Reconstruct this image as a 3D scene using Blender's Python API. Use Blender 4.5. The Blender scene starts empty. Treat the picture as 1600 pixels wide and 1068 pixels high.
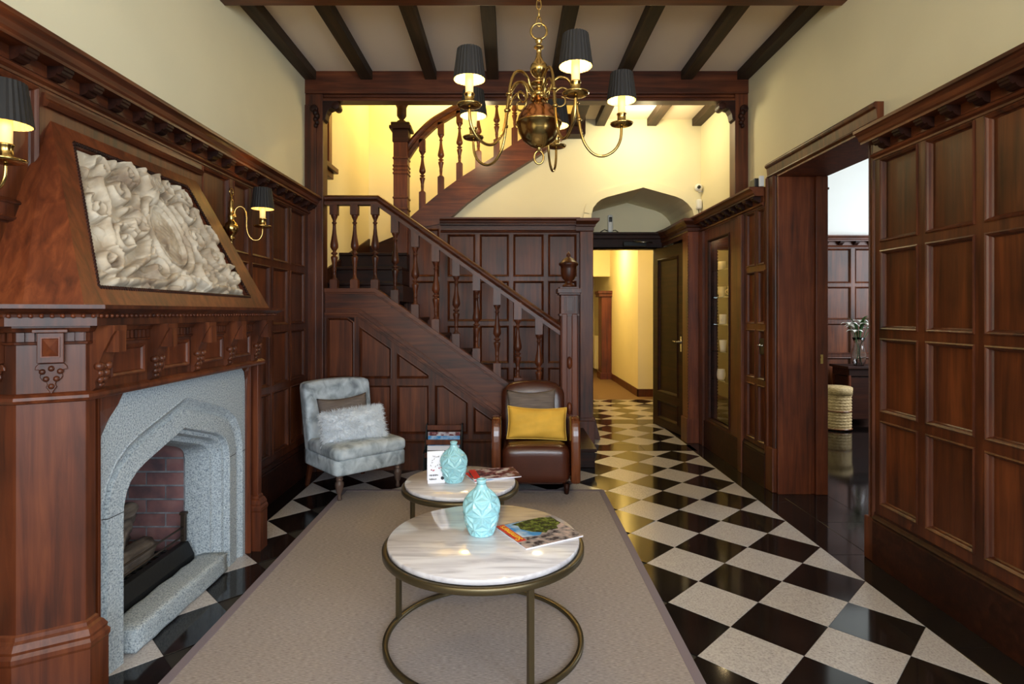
import bpy, bmesh, math, random
from math import sin, cos, pi, radians as R, atan2, sqrt
from mathutils import Vector, Matrix
random.seed(7)
C = bpy.context.scene.collection
SC = bpy.context.scene

# ------------------------------------------------------------------ camera, world, lights, exposure
F = 900.0                                   # focal length in pixels of the 1600 px wide frame
cam = bpy.data.objects.new('camera', bpy.data.cameras.new('camera')); C.objects.link(cam)
cam.data.sensor_width = 36.0; cam.data.sensor_fit = 'HORIZONTAL'
cam.data.lens = F * 36.0 / 1600.0
cam.data.shift_x = 3.0 / 1600; cam.data.shift_y = -46.0 / 1600
cam.location = (0, 0, 1.39); cam.rotation_euler = (R(90), 0, 0)
cam.data.clip_start = 0.05
SC.camera = cam

def P(u, v, Y):
    """point at depth Y that lies at pixel (u, v) of the photograph"""
    return Vector(((u - 797) / F * Y, Y, 1.39 + (488 - v) / F * Y))

w = bpy.data.worlds.new('sky'); SC.world = w; w.use_nodes = True
bg = w.node_tree.nodes['Background']; bg.inputs[0].default_value = (0.60, 0.78, 1.0, 1); bg.inputs[1].default_value = 0.8

SC.view_settings.view_transform = 'Standard'; SC.view_settings.look = 'None'
SC.view_settings.exposure = 0.0; SC.view_settings.gamma = 1.0; SC.view_settings.use_curve_mapping = False
SC.cycles.max_bounces = 8; SC.cycles.diffuse_bounces = 5; SC.cycles.glossy_bounces = 4
SC.cycles.transparent_max_bounces = 8; SC.cycles.transmission_bounces = 6
SC.cycles.caustics_reflective = False; SC.cycles.caustics_refractive = False
SC.cycles.sample_clamp_indirect = 6.0

def area(name, loc, target, size, size_y, power, col):
    l = bpy.data.lights.new(name, 'AREA'); l.shape = 'RECTANGLE'; l.size = size; l.size_y = size_y
    l.energy = power; l.color = col
    o = bpy.data.objects.new(name, l); C.objects.link(o); o.location = loc
    o.rotation_euler = (Vector(target) - Vector(loc)).to_track_quat('-Z', 'Y').to_euler()
    return o
def point(name, loc, power, col, rad=0.04):
    l = bpy.data.lights.new(name, 'POINT'); l.energy = power; l.color = col; l.shadow_soft_size = rad
    o = bpy.data.objects.new(name, l); C.objects.link(o); o.location = loc
    return o
DAY = (0.79, 0.89, 1.0); WARM = (1.0, 0.78, 0.36); YEL = (1.0, 0.74, 0.28)
# daylight through the windows behind and right of the camera, then two added fills
area('window_daylight_back', (0.3, -2.95, 1.9), (0.3, 5, 1.2), 2.6, 1.9, 190, DAY)
area('window_daylight_side', (2.35, -0.9, 1.75), (-2, 1.6, 1.0), 1.9, 1.7, 120, (0.74, 0.87, 1.0))
area('right_wall_fill', (-2.0, -1.2, 2.2), (2, 2.5, 2.6), 1.4, 1.6, 85, (1.0, 0.95, 0.70))  # added fill aimed at the right wall; the left wall has no window
point('front_room_fill', (0.3, -1.0, 2.75), 32, (1.0, 0.80, 0.52), 0.15)  # added unseen warm light that lifts the upper walls and ceiling
# lamps of the stairwell, the corridor and the next room
point('stairwell_lamp', (-1.0, 6.75, 4.3), 82, (1.0, 0.72, 0.24), 0.12)
point('landing_lamp', (-0.3, 5.65, 3.15), 14, (1.0, 0.80, 0.45), 0.10)
point('hall_lamp', (1.35, 5.7, 3.25), 26, (1.0, 0.86, 0.50), 0.10)
point('corridor_lamp', (1.55, 10.6, 2.45), 55, YEL, 0.08)
point('corridor_lamp_near', (1.5, 8.3, 2.5), 26, (1.0, 0.76, 0.38), 0.08)
area('next_room_window', (5.9, 5.6, 2.2), (3.2, 6.8, 1.2), 1.6, 1.8, 100, (0.85, 0.93, 1.0))

# ------------------------------------------------------------------ materials
def new_mat(name):
    m = bpy.data.materials.new(name); m.use_nodes = True
    return m, m.node_tree, m.node_tree.nodes['Principled BSDF']
def lin(r, g, b):
    f = lambda c: (c / 255 / 12.92) if c <= 10 else ((c / 255 + 0.055) / 1.055) ** 2.4
    return (f(r), f(g), f(b), 1)
def plain(name, rgb, rough=0.5, metal=0.0, emit=None, es=0, coat=0, noise=0.0, nscale=8, bump=0.0, bscale=60, sub=0, spec=None):
    m, t, b = new_mat(name); N, L = t.nodes, t.links
    b.inputs['Base Color'].default_value = lin(*rgb); b.inputs['Roughness'].default_value = rough
    b.inputs['Metallic'].default_value = metal
    if spec is not None: b.inputs['Specular IOR Level'].default_value = spec
    if coat: b.inputs['Coat Weight'].default_value = coat; b.inputs['Coat Roughness'].default_value = 0.12
    if emit: b.inputs['Emission Color'].default_value = lin(*emit); b.inputs['Emission Strength'].default_value = es
    if sub: b.inputs['Subsurface Weight'].default_value = sub; b.inputs['Subsurface Scale'].default_value = 0.02
    tc = N.new('ShaderNodeTexCoord')
    if noise:
        n = N.new('ShaderNodeTexNoise'); n.inputs['Scale'].default_value = nscale; n.inputs['Detail'].default_value = 5
        L.new(tc.outputs['Object'], n.inputs['Vector'])
        h = N.new('ShaderNodeHueSaturation'); h.inputs['Color'].default_value = lin(*rgb)
        mr = N.new('ShaderNodeMapRange'); mr.inputs[1].default_value = 0.3; mr.inputs[2].default_value = 0.7
        mr.inputs[3].default_value = 1 - noise; mr.inputs[4].default_value = 1 + noise
        L.new(n.outputs['Fac'], mr.inputs[0]); L.new(mr.outputs[0], h.inputs['Value']); L.new(h.outputs[0], b.inputs['Base Color'])
    if bump:
        n2 = N.new('ShaderNodeTexNoise'); n2.inputs['Scale'].default_value = bscale; n2.inputs['Detail'].default_value = 4
        L.new(tc.outputs['Object'], n2.inputs['Vector'])
        bp = N.new('ShaderNodeBump'); bp.inputs['Strength'].default_value = bump; bp.inputs['Distance'].default_value = 0.01
        L.new(n2.outputs['Fac'], bp.inputs['Height']); L.new(bp.outputs[0], b.inputs['Normal'])
    return m
def wood(name, dark, mid, light, axis='z', rough=0.40, s=1.0, coat=0.05, spec=0.34):
    m, t, b = new_mat(name); N, L = t.nodes, t.links
    tc = N.new('ShaderNodeTexCoord'); oi = N.new('ShaderNodeObjectInfo')
    mul = N.new('ShaderNodeMath'); mul.operation = 'MULTIPLY'; mul.inputs[1].default_value = 37.0
    L.new(oi.outputs['Random'], mul.inputs[0])
    add = N.new('ShaderNodeVectorMath'); add.operation = 'ADD'
    L.new(tc.outputs['Object'], add.inputs[0]); L.new(mul.outputs[0], add.inputs[1])
    mp = N.new('ShaderNodeMapping'); a, bb = 26 * s, 1.5 * s
    mp.inputs['Scale'].default_value = {'z': (a, a, bb), 'x': (bb, a, a), 'y': (a, bb, a)}[axis]
    L.new(add.outputs[0], mp.inputs[0])
    n = N.new('ShaderNodeTexNoise'); n.inputs['Scale'].default_value = 1.0; n.inputs['Detail'].default_value = 7
    n.inputs['Roughness'].default_value = 0.6; n.inputs['Distortion'].default_value = 0.55
    L.new(mp.outputs[0], n.inputs['Vector'])
    n2 = N.new('ShaderNodeTexNoise'); n2.inputs['Scale'].default_value = 2.4; n2.inputs['Detail'].default_value = 3
    L.new(add.outputs[0], n2.inputs['Vector'])
    mix = N.new('ShaderNodeMath'); mix.operation = 'MULTIPLY_ADD'; mix.inputs[1].default_value = 0.62
    m2 = N.new('ShaderNodeMath'); m2.operation = 'MULTIPLY'; m2.inputs[1].default_value = 0.38
    L.new(n2.outputs['Fac'], m2.inputs[0]); L.new(n.outputs['Fac'], mix.inputs[0]); L.new(m2.outputs[0], mix.inputs[2])
    r = N.new('ShaderNodeValToRGB'); e = r.color_ramp.elements
    e[0].position = 0.34; e[0].color = lin(*dark); e[1].position = 0.66; e[1].color = lin(*light)
    k = e.new(0.5); k.color = lin(*mid)
    L.new(mix.outputs[0], r.inputs[0])
    h = N.new('ShaderNodeHueSaturation'); mr = N.new('ShaderNodeMapRange'); mr.inputs[3].default_value = 0.82; mr.inputs[4].default_value = 1.18
    L.new(oi.outputs['Random'], mr.inputs[0]); L.new(mr.outputs[0], h.inputs['Value']); L.new(r.outputs[0], h.inputs['Color'])
    L.new(h.outputs[0], b.inputs['Base Color'])
    b.inputs['Roughness'].default_value = rough; b.inputs['Coat Weight'].default_value = coat; b.inputs['Coat Roughness'].default_value = 0.22
    b.inputs['Specular IOR Level'].default_value = spec
    bp = N.new('ShaderNodeBump'); bp.inputs['Strength'].default_value = 0.12; bp.inputs['Distance'].default_value = 0.004
    L.new(n.outputs['Fac'], bp.inputs['Height']); L.new(bp.outputs[0], b.inputs['Normal'])
    return m
WV = wood('wood_upright', (40, 18, 9), (80, 38, 19), (110, 58, 30), 'z')
WY = wood('wood_lengthwise', (40, 18, 9), (80, 38, 19), (110, 58, 30), 'y')
WX = wood('wood_crosswise', (40, 18, 9), (80, 38, 19), (110, 58, 30), 'x')
WP = wood('wood_panel', (44, 20, 10), (84, 41, 19), (116, 60, 29), 'z', rough=0.42, s=0.8)
WD = wood('wood_dark', (22, 9, 6), (42, 18, 10), (60, 28, 16), 'x', rough=0.5, spec=0.2, coat=0)
WR = wood('wood_red', (54, 24, 12), (92, 43, 21), (120, 62, 32), 'z', rough=0.42)
WJ = wood('joist_wood', (30, 22, 15), (52, 38, 25), (70, 52, 35), 'y', rough=0.6, coat=0)
WO = wood('armrest_wood', (66, 30, 13), (100, 50, 23), (128, 70, 36), 'z', rough=0.2, coat=0.7)
LEGW = wood('turned_leg_wood', (52, 38, 33), (84, 66, 58), (110, 90, 80), 'z')
PLASTER = plain('plaster', (230, 220, 186), 0.85, noise=0.03, nscale=2, bump=0.08, bscale=25)
WHITEP = plain('white_plaster', (236, 236, 232), 0.85)
CEIL = plain('ceiling_plaster', (242, 226, 208), 0.9)
BLACK = plain('black_tile', (24, 20, 19), 0.09, noise=0.25, nscale=5, spec=0.5)
JOINT = plain('tile_joint', (30, 26, 24), 0.6)
BRASS = plain('brass', (176, 146, 88), 0.2, metal=1.0)
COPPERY = plain('brass_copper_reflection', (176, 118, 74), 0.2, metal=1.0, noise=0.25, nscale=30)  # brass whose copper-coloured reflections are painted into the base colour
BRONZE = plain('bronze_frame', (96, 84, 60), 0.34, metal=0.75)
CHROME = plain('chrome', (190, 190, 190), 0.18, metal=1.0)
IRON = plain('black_iron', (26, 27, 29), 0.5, metal=0.4, bump=0.1)
RUST = plain('iron_bars', (70, 58, 48), 0.5, metal=0.6)
SHADE = plain('black_pleated_fabric', (32, 29, 28), 0.6, spec=0.3)
SHADEIN = plain('shade_lining', (250, 226, 170), 0.8)
CANDLE = plain('candle_sleeve', (246, 226, 168), 0.5, emit=(255, 206, 110), es=0.55)
BULB = plain('lit_bulb', (255, 240, 200), 0.4, emit=(255, 226, 160), es=14)
LEATHER = plain('brown_leather', (74, 34, 20), 0.27, noise=0.12, nscale=6, bump=0.12, bscale=160, coat=0.2)
YELLOW = plain('mustard_velvet', (234, 180, 66), 0.8, noise=0.1, nscale=9, bump=0.15, bscale=30)
PIPING = plain('mustard_piping', (232, 190, 84), 0.8)
FURM = plain('white_fur', (236, 240, 244), 0.9)
VASE = plain('turquoise_glaze', (160, 213, 222), 0.14, noise=0.04, nscale=6, coat=0.4)
WHITE = plain('white_china', (236, 232, 222), 0.25)
CREAMC = plain('cream_china', (222, 200, 150), 0.3)
PAPER = plain('white_paper', (238, 236, 244), 0.5)
INK = plain('black_ink', (28, 28, 34), 0.6)
INKR = plain('rose_ink', (214, 120, 140), 0.6)
REDINK = plain('red_print', (206, 38, 36), 0.35)
YELINK = plain('yellow_print', (246, 214, 60), 0.4)
RUGEDGE = plain('rug_binding', (122, 110, 118), 0.9, bump=0.2, bscale=300)
BLACKPL = plain('black_plastic', (22, 22, 24), 0.4)
WHITEPL = plain('white_plastic', (228, 228, 224), 0.35)
CARPET = plain('corridor_carpet', (118, 92, 66), 0.95, noise=0.08, nscale=60)
GLEAF = plain('green_leaf', (46, 84, 38), 0.5)
PETAL = plain('white_petal', (240, 238, 232), 0.6)
RADI = plain('radiator_white', (226, 214, 180), 0.4)
DKFLOOR = plain('dark_polished_floor', (18, 13, 12), 0.08)
ASH = plain('wood_ash', (120, 118, 116), 0.95, noise=0.2, nscale=20, bump=0.4, bscale=50)

def glass(name, rgb=(255, 255, 255), rough=0.0):
    m, t, b = new_mat(name)
    b.inputs['Base Color'].default_value = lin(*rgb); b.inputs['Transmission Weight'].default_value = 1.0
    b.inputs['Roughness'].default_value = rough; b.inputs['IOR'].default_value = 1.45
    return m
def pane(name):
    m, t, b = new_mat(name); N, L = t.nodes, t.links
    tr = N.new('ShaderNodeBsdfTransparent'); gl = N.new('ShaderNodeBsdfGlossy'); gl.inputs['Roughness'].default_value = 0.02
    lw = N.new('ShaderNodeLayerWeight'); lw.inputs[0].default_value = 0.5; pw = N.new('ShaderNodeMath'); pw.operation = 'POWER'; pw.inputs[1].default_value = 5.0
    fr = N.new('ShaderNodeMath'); fr.operation = 'MULTIPLY_ADD'; fr.inputs[1].default_value = 0.9; fr.inputs[2].default_value = 0.09
    L.new(lw.outputs['Facing'], pw.inputs[0]); L.new(pw.outputs[0], fr.inputs[0]); mx = N.new('ShaderNodeMixShader')
    L.new(fr.outputs[0], mx.inputs[0]); L.new(tr.outputs[0], mx.inputs[1]); L.new(gl.outputs[0], mx.inputs[2])
    L.new(mx.outputs[0], N['Material Output'].inputs[0]); return m
PANE = pane('window_pane'); GLASS = glass('clear_glass'); GLASSG = glass('shelf_glass', (225, 240, 232))

def ramp_mat(name, stops, scale=(1, 1, 1), nscale=4, detail=6, rough=0.5, dist=0.0, bump=0.0, coord='Object', rnd=True, coat=0):
    m, t, b = new_mat(name); N, L = t.nodes, t.links
    tc = N.new('ShaderNodeTexCoord'); v = tc.outputs[coord]
    if rnd:
        oi = N.new('ShaderNodeObjectInfo'); mul = N.new('ShaderNodeMath'); mul.operation = 'MULTIPLY'; mul.inputs[1].default_value = 29.0
        L.new(oi.outputs['Random'], mul.inputs[0]); ad = N.new('ShaderNodeVectorMath'); ad.operation = 'ADD'
        L.new(v, ad.inputs[0]); L.new(mul.outputs[0], ad.inputs[1]); v = ad.outputs[0]
    mp = N.new('ShaderNodeMapping'); mp.inputs['Scale'].default_value = scale; L.new(v, mp.inputs[0])
    n = N.new('ShaderNodeTexNoise'); n.inputs['Scale'].default_value = nscale; n.inputs['Detail'].default_value = detail
    n.inputs['Distortion'].default_value = dist; L.new(mp.outputs[0], n.inputs['Vector'])
    r = N.new('ShaderNodeValToRGB'); e = r.color_ramp.elements
    e[0].position = stops[0][0]; e[0].color = lin(*stops[0][1]); e[1].position = stops[-1][0]; e[1].color = lin(*stops[-1][1])
    for p, c in stops[1:-1]:
        k = e.new(p); k.color = lin(*c)
    L.new(n.outputs['Fac'], r.inputs[0]); L.new(r.outputs[0], b.inputs['Base Color']); b.inputs['Roughness'].default_value = rough
    if coat: b.inputs['Coat Weight'].default_value = coat; b.inputs['Coat Roughness'].default_value = 0.1
    if bump:
        bp = N.new('ShaderNodeBump'); bp.inputs['Strength'].default_value = bump; bp.inputs['Distance'].default_value = 0.01
        L.new(n.outputs['Fac'], bp.inputs['Height']); L.new(bp.outputs[0], b.inputs['Normal'])
    return m
WHITET = ramp_mat('pale_tile', [(0.24, (104, 98, 94)), (0.31, (158, 152, 150)), (0.5, (178, 172, 170)), (0.75, (194, 188, 186))], nscale=120, detail=3, rough=0.27)
MARBLE = ramp_mat('marble', [(0.26, (178, 173, 178)), (0.42, (205, 200, 205)), (0.55, (222, 218, 222)), (0.8, (236, 233, 238))], scale=(1.6, 10, 6), nscale=2.6, detail=9, rough=0.12, dist=0.8, coat=0.5)
GRANITE = ramp_mat('granite', [(0.30, (104, 112, 120)), (0.44, (152, 162, 170)), (0.58, (178, 187, 192)), (0.75, (202, 208, 210))], nscale=150, detail=3, rough=0.85, bump=0.2)
LIMESTONE = ramp_mat('carved_stone', [(0.30, (130, 108, 88)), (0.46, (176, 158, 134)), (0.6, (204, 190, 168)), (0.8, (220, 210, 192))], nscale=7, detail=8, rough=0.8, bump=0.15)
VELVET = ramp_mat('crushed_velvet', [(0.32, (130, 138, 144)), (0.45, (170, 180, 186)), (0.55, (192, 201, 206)), (0.68, (214, 222, 227))], scale=(1, 1, 0.8), nscale=11, detail=8, rough=0.6, dist=0.7, bump=0.25)
TAUPE = ramp_mat('woven_taupe', [(0.3, (92, 80, 74)), (0.7, (132, 118, 108))], scale=(3, 3, 90), nscale=3, rough=0.9, bump=0.2)
SISAL = ramp_mat('woven_rug', [(0.3, (128, 118, 114)), (0.5, (152, 141, 137)), (0.7, (172, 161, 156))], scale=(40, 260, 1), nscale=1.2, detail=2, rough=0.95, bump=0.3, rnd=False)
WICKER = ramp_mat('wicker', [(0.3, (150, 116, 70)), (0.6, (216, 188, 138))], scale=(20, 20, 60), nscale=2, rough=0.7)
BRICKM = ramp_mat('fire_brick', [(0.3, (92, 74, 80)), (0.5, (134, 94, 94)), (0.75, (156, 122, 120))], nscale=7, detail=6, rough=0.9, bump=0.3)
MORTAR = ramp_mat('mortar', [(0.3, (96, 100, 108)), (0.7, (150, 154, 160))], nscale=20, rough=0.95)
SOOT = plain('sooty_brick', (38, 34, 34), 0.9, noise=0.3, nscale=9, bump=0.3)
LOGM = ramp_mat('charred_log', [(0.3, (62, 52, 48)), (0.6, (120, 108, 98)), (0.8, (160, 150, 140))], scale=(6, 1, 6), nscale=5, rough=0.95, bump=0.5)
MAGPIC = ramp_mat('magazine_photo', [(0.32, (30, 40, 18)), (0.44, (86, 96, 36)), (0.52, (150, 140, 100)), (0.6, (206, 196, 190)), (0.7, (232, 222, 214))], nscale=16, detail=6, rough=0.25)
MAGGREEN = ramp_mat('magazine_tree', [(0.35, (28, 40, 16)), (0.5, (78, 92, 30)), (0.65, (120, 126, 60))], nscale=50, detail=6, rough=0.25)
MAGSKY = ramp_mat('magazine_sky', [(0.4, (70, 150, 214)), (0.65, (206, 222, 236))], nscale=14, rough=0.25)
MAGROAD = ramp_mat('magazine_street', [(0.35, (60, 50, 60)), (0.45, (150, 140, 140)), (0.65, (206, 180, 172))], nscale=30, detail=4, rough=0.25)
MAGDARK = ramp_mat('magazine_cover_dark', [(0.36, (34, 30, 40)), (0.5, (120, 60, 66)), (0.62, (206, 200, 206))], nscale=18, detail=4, rough=0.25)

# ------------------------------------------------------------------ mesh builder
def frame_left(x0):  return Matrix(((0, 1, 0, x0), (1, 0, 0, 0), (0, 0, 1, 0), (0, 0, 0, 1)))       # (s, o, z) -> (x0+o, s, z)
def frame_right(x0): return Matrix(((0, -1, 0, x0), (1, 0, 0, 0), (0, 0, 1, 0), (0, 0, 0, 1)))      # (x0-o, s, z)
def frame_back(y0):  return Matrix(((1, 0, 0, 0), (0, -1, 0, y0), (0, 0, 1, 0), (0, 0, 0, 1)))      # (s, y0-o, z)
def frame_seg(a, b, out):                                                                          # along a->b, outward 'out'
    a = Vector(a); b = Vector(b); d = (b - a).normalized(); n = Vector((d.y, -d.x)) * out
    return Matrix(((d.x, n.x, 0, a.x), (d.y, n.y, 0, a.y), (0, 0, 1, 0), (0, 0, 0, 1)))

def offset_path(path, d, closed=False):
    """mitred offset of a 2-D polyline to its right-hand side (d may be negative)"""
    n = len(path); out = []
    for i in range(n):
        p = Vector(path[i])
        a = Vector(path[i - 1]) if (i > 0 or closed) else None
        b = Vector(path[(i + 1) % n]) if (i < n - 1 or closed) else None
        ns = []
        if a is not None and (p - a).length > 1e-9:
            t = (p - a).normalized(); ns.append(Vector((t.y, -t.x)))
        if b is not None and (b - p).length > 1e-9:
            t = (b - p).normalized(); ns.append(Vector((t.y, -t.x)))
        if len(ns) == 2:
            m = ns[0] + ns[1]
            m = ns[0] if m.length < 1e-6 else m.normalized()
            k = d / max(0.3, m.dot(ns[0]))
        else:
            m = ns[0]; k = d
        q = p + m * k; out.append((q.x, q.y))
    return out
def area2(poly):
    return 0.5 * sum(poly[i][0] * poly[(i + 1) % len(poly)][1] - poly[(i + 1) % len(poly)][0] * poly[i][1] for i in range(len(poly)))
def ccw(poly): return list(poly) if area2(poly) > 0 else list(poly)[::-1]
def clip(poly, a, b, c):
    """keep the part of poly with a*x + b*y <= c"""
    out = []
    for i in range(len(poly)):
        p, q = poly[i], poly[(i + 1) % len(poly)]
        fp, fq = a * p[0] + b * p[1] - c, a * q[0] + b * q[1] - c
        if fp <= 0: out.append(p)
        if (fp < 0 < fq) or (fq < 0 < fp):
            t = fp / (fp - fq); out.append((p[0] + t * (q[0] - p[0]), p[1] + t * (q[1] - p[1])))
    return out
def rect(a, b, c, d): return [(a, c), (b, c), (b, d), (a, d)]

class MB:
    def __init__(s, M=None): s.v = []; s.f = []; s.m = []; s.M = M or Matrix(); s.mi = 0; s.sm = []; s.smooth = False
    def pt(s, x, y, z): s.v.append(s.M @ Vector((x, y, z))); return len(s.v) - 1
    def face(s, idx): s.f.append(tuple(idx)); s.m.append(s.mi); s.sm.append(s.smooth)
    def poly(s, pts): s.face([s.pt(*p) for p in pts])
    def box(s, x0, x1, y0, y1, z0, z1):
        i = [s.pt(x, y, z) for z in (z0, z1) for (x, y) in ((x0, y0), (x1, y0), (x1, y1), (x0, y1))]
        for q in ((3, 2, 1, 0), (4, 5, 6, 7), (0, 1, 5, 4), (1, 2, 6, 5), (2, 3, 7, 6), (3, 0, 4, 7)): s.face([i[k] for k in q])
        return s
    def prism(s, poly, ax, t0, t1):
        """polygon in the two axes of ax (e.g. 'xz'), extruded along the third"""
        ax3 = ({'x', 'y', 'z'} - set(ax)).pop()
        def mk(p, t): d = {ax[0]: p[0], ax[1]: p[1], ax3: t}; return s.pt(d['x'], d['y'], d['z'])
        a = [mk(p, t0) for p in poly]; b = [mk(p, t1) for p in poly]; n = len(poly)
        s.face(a[::-1]); s.face(b)
        for k in range(n): s.face((a[k], a[(k + 1) % n], b[(k + 1) % n], b[k]))
        return s
    def lathe(s, prof, c=(0, 0, 0), n=20, M=None, capb=True, capt=True):
        M = M or Matrix(); sm = s.smooth; s.smooth = True; rows = []
        for (r, z) in prof:
            rows.append([s.pt(*(M @ Vector((c[0] + r * cos(2 * pi * k / n), c[1] + r * sin(2 * pi * k / n), c[2] + z)))) for k in range(n)])
        for a, b in zip(rows, rows[1:]):
            for k in range(n): s.face((a[k], a[(k + 1) % n], b[(k + 1) % n], b[k]))
        if capb and prof[0][0] > 1e-4: s.face(rows[0][::-1])
        if capt and prof[-1][0] > 1e-4: s.face(rows[-1])
        s.smooth = sm; return s
    def tube(s, path, r, n=8, closed=False, square=False):
        sm = s.smooth; s.smooth = not square
        pts = [Vector(p) for p in path]; m = len(pts); rows = []; up = Vector((0, 0, 1)); prev = None
        for i, p in enumerate(pts):
            a = pts[i - 1] if (i > 0 or closed) else p
            b = pts[(i + 1) % m] if (i < m - 1 or closed) else p
            t = (b - a).normalized()
            if prev is None:
                x = t.cross(up); x = t.cross(Vector((1, 0, 0))) if x.length < 0.05 else x
            else: x = prev - t * prev.dot(t)
            x.normalize(); prev = x; y = t.cross(x); rr = r[i] if isinstance(r, (list, tuple)) else r
            off = pi / n if square else 0
            rows.append([s.pt(*(p + x * rr * cos(2 * pi * k / n + off) + y * rr * sin(2 * pi * k / n + off))) for k in range(n)])
        for i in range(m if closed else m - 1):
            a, b = rows[i], rows[(i + 1) % m]
            for k in range(n): s.face((a[k], a[(k + 1) % n], b[(k + 1) % n], b[k]))
        if not closed: s.face(rows[0][::-1]); s.face(rows[-1])
        s.smooth = sm; return s
    def ball(s, c, r, n=12, sz=1.0):
        s.lathe([(max(1e-5, r * sin(pi * k / (n // 2 + 2))), -r * sz * cos(pi * k / (n // 2 + 2))) for k in range(n // 2 + 3)], c, n); return s
    def ring(s, poly, prof):
        """moulding around the inside of a polygon in (s, z): prof = [(inset, o), ...]"""
        poly = ccw(poly); n = len(poly); rows = []
        for ins, o in prof:
            q = offset_path(poly, -ins, True); rows.append([s.pt(x, o, z) for x, z in q])
        for a, b in zip(rows, rows[1:]):
            for k in range(n): s.face((a[k], a[(k + 1) % n], b[(k + 1) % n], b[k]))
        return s
    def plan(s, path, prof, side=1):
        """profile [(offset, z)] swept along an open plan path with mitred corners; top/bottom left open"""
        rows = []
        for o, z in prof: rows.append([s.pt(x, y, z) for x, y in offset_path(path, o * side)])
        for a, b in zip(rows, rows[1:]):
            for k in range(len(path) - 1): s.face((a[k], a[k + 1], b[k + 1], b[k]))
        return s
    def grid(s, fn, nu, nv, wrapu=False):
        sm = s.smooth; s.smooth = True
        idx = [[s.pt(*fn(i / nu, j / nv)) for j in range(nv + 1)] for i in range(nu if wrapu else nu + 1)]
        m = len(idx)
        for i in range(nu):
            for j in range(nv): s.face((idx[i % m][j], idx[(i + 1) % m][j], idx[(i + 1) % m][j + 1], idx[i % m][j + 1]))
        s.smooth = sm; return s
    def rbox(s, x0, x1, y0, y1, z0, z1, r, n=6, warp=None):
        """rounded box whose surface points may be bent by warp"""
        sm = s.smooth; s.smooth = True
        key = {}; lo = (x0 + r, y0 + r, z0 + r); hi = (x1 - r, y1 - r, z1 - r)
        A = [[(-1 + 2 * i / n) for i in range(n + 1)]] * 3; full = ((x0, x1), (y0, y1), (z0, z1))
        def P3(c):
            kk = tuple(round(x, 4) for x in c)
            if kk in key: return key[kk]
            q = []
            for i in range(3):
                a, b = full[i]; t = c[i]; t = math.copysign(abs(t) ** 0.8, t)
                q.append((a + b) / 2 + t * (b - a) / 2)
            inner = Vector([min(max(q[i], lo[i]), hi[i]) for i in range(3)]); d = Vector(q) - inner
            p = inner + (d.normalized() * r if d.length > 1e-9 else d)
            if warp: p = Vector(warp(*p))
            key[kk] = s.pt(*p); return key[kk]
        for ax in range(3):
            o = [i for i in range(3) if i != ax]
            for sgn in (-1, 1):
                for i in range(n):
                    for j in range(n):
                        q = []
                        for (a, b) in ((i, j), (i + 1, j), (i + 1, j + 1), (i, j + 1)):
                            c = [0, 0, 0]; c[ax] = sgn; c[o[0]] = A[0][a]; c[o[1]] = A[0][b]; q.append(P3(c))
                        s.face(q if (sgn > 0) == (ax != 1) else q[::-1])
        s.smooth = sm; return s
    def mesh(s, name, mats, fix=True):
        me = bpy.data.meshes.new(name); me.from_pydata([tuple(p) for p in s.v], [], s.f)
        for m in (mats if isinstance(mats, (list, tuple)) else [mats]): me.materials.append(m)
        me.polygons.foreach_set('material_index', s.m); me.polygons.foreach_set('use_smooth', s.sm)
        if fix:
            bm = bmesh.new(); bm.from_mesh(me); bmesh.ops.recalc_face_normals(bm, faces=bm.faces[:]); bm.to_mesh(me); bm.free()
        me.update(); return me

def bare(name): return name
def obj(name, mb, mats, parent=None, bevel=0, kind=None, seg=2):
    me = mb.mesh(name, mats) if isinstance(mb, MB) else mb
    o = bpy.data.objects.new(name, me); C.objects.link(o)
    if parent is not None: o.parent = parent
    if bevel:
        b = o.modifiers.new('bevel', 'BEVEL'); b.width = bevel; b.segments = seg; b.limit_method = 'ANGLE'; b.angle_limit = R(40)
        b.use_clamp_overlap = True
    if kind: o['kind'] = kind
    return o
def struct(name, mb, mats, bevel=0):
    return obj(name, mb, mats, None, bevel, 'structure')
def tag(o, label, cat, group=None):
    o['label'] = label; o['category'] = cat
    if group: o['group'] = group
    return o
def thing(name, label, cat, loc=(0, 0, 0), rotz=0, group=None):
    o = bpy.data.objects.new(name, None); C.objects.link(o); o.empty_display_size = 0.1
    o.location = loc; o.rotation_euler = (0, 0, rotz); return tag(o, label, cat, group)
def inst(name, me, parent, M=None, bevel=0):
    o = bpy.data.objects.new(name, me); C.objects.link(o); o.parent = parent
    if M is not None: o.matrix_local = M
    return o
def text_mesh(s, size, ext=0.0005):
    cu = bpy.data.curves.new('lettering', 'FONT'); cu.body = s; cu.size = size; cu.extrude = ext; cu.align_x = 'CENTER'; cu.align_y = 'CENTER'
    o = bpy.data.objects.new('lettering', cu); C.objects.link(o)
    bpy.context.view_layer.update()
    me = bpy.data.meshes.new_from_object(o.evaluated_get(bpy.context.evaluated_depsgraph_get()))
    bpy.data.objects.remove(o); return me

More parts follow.
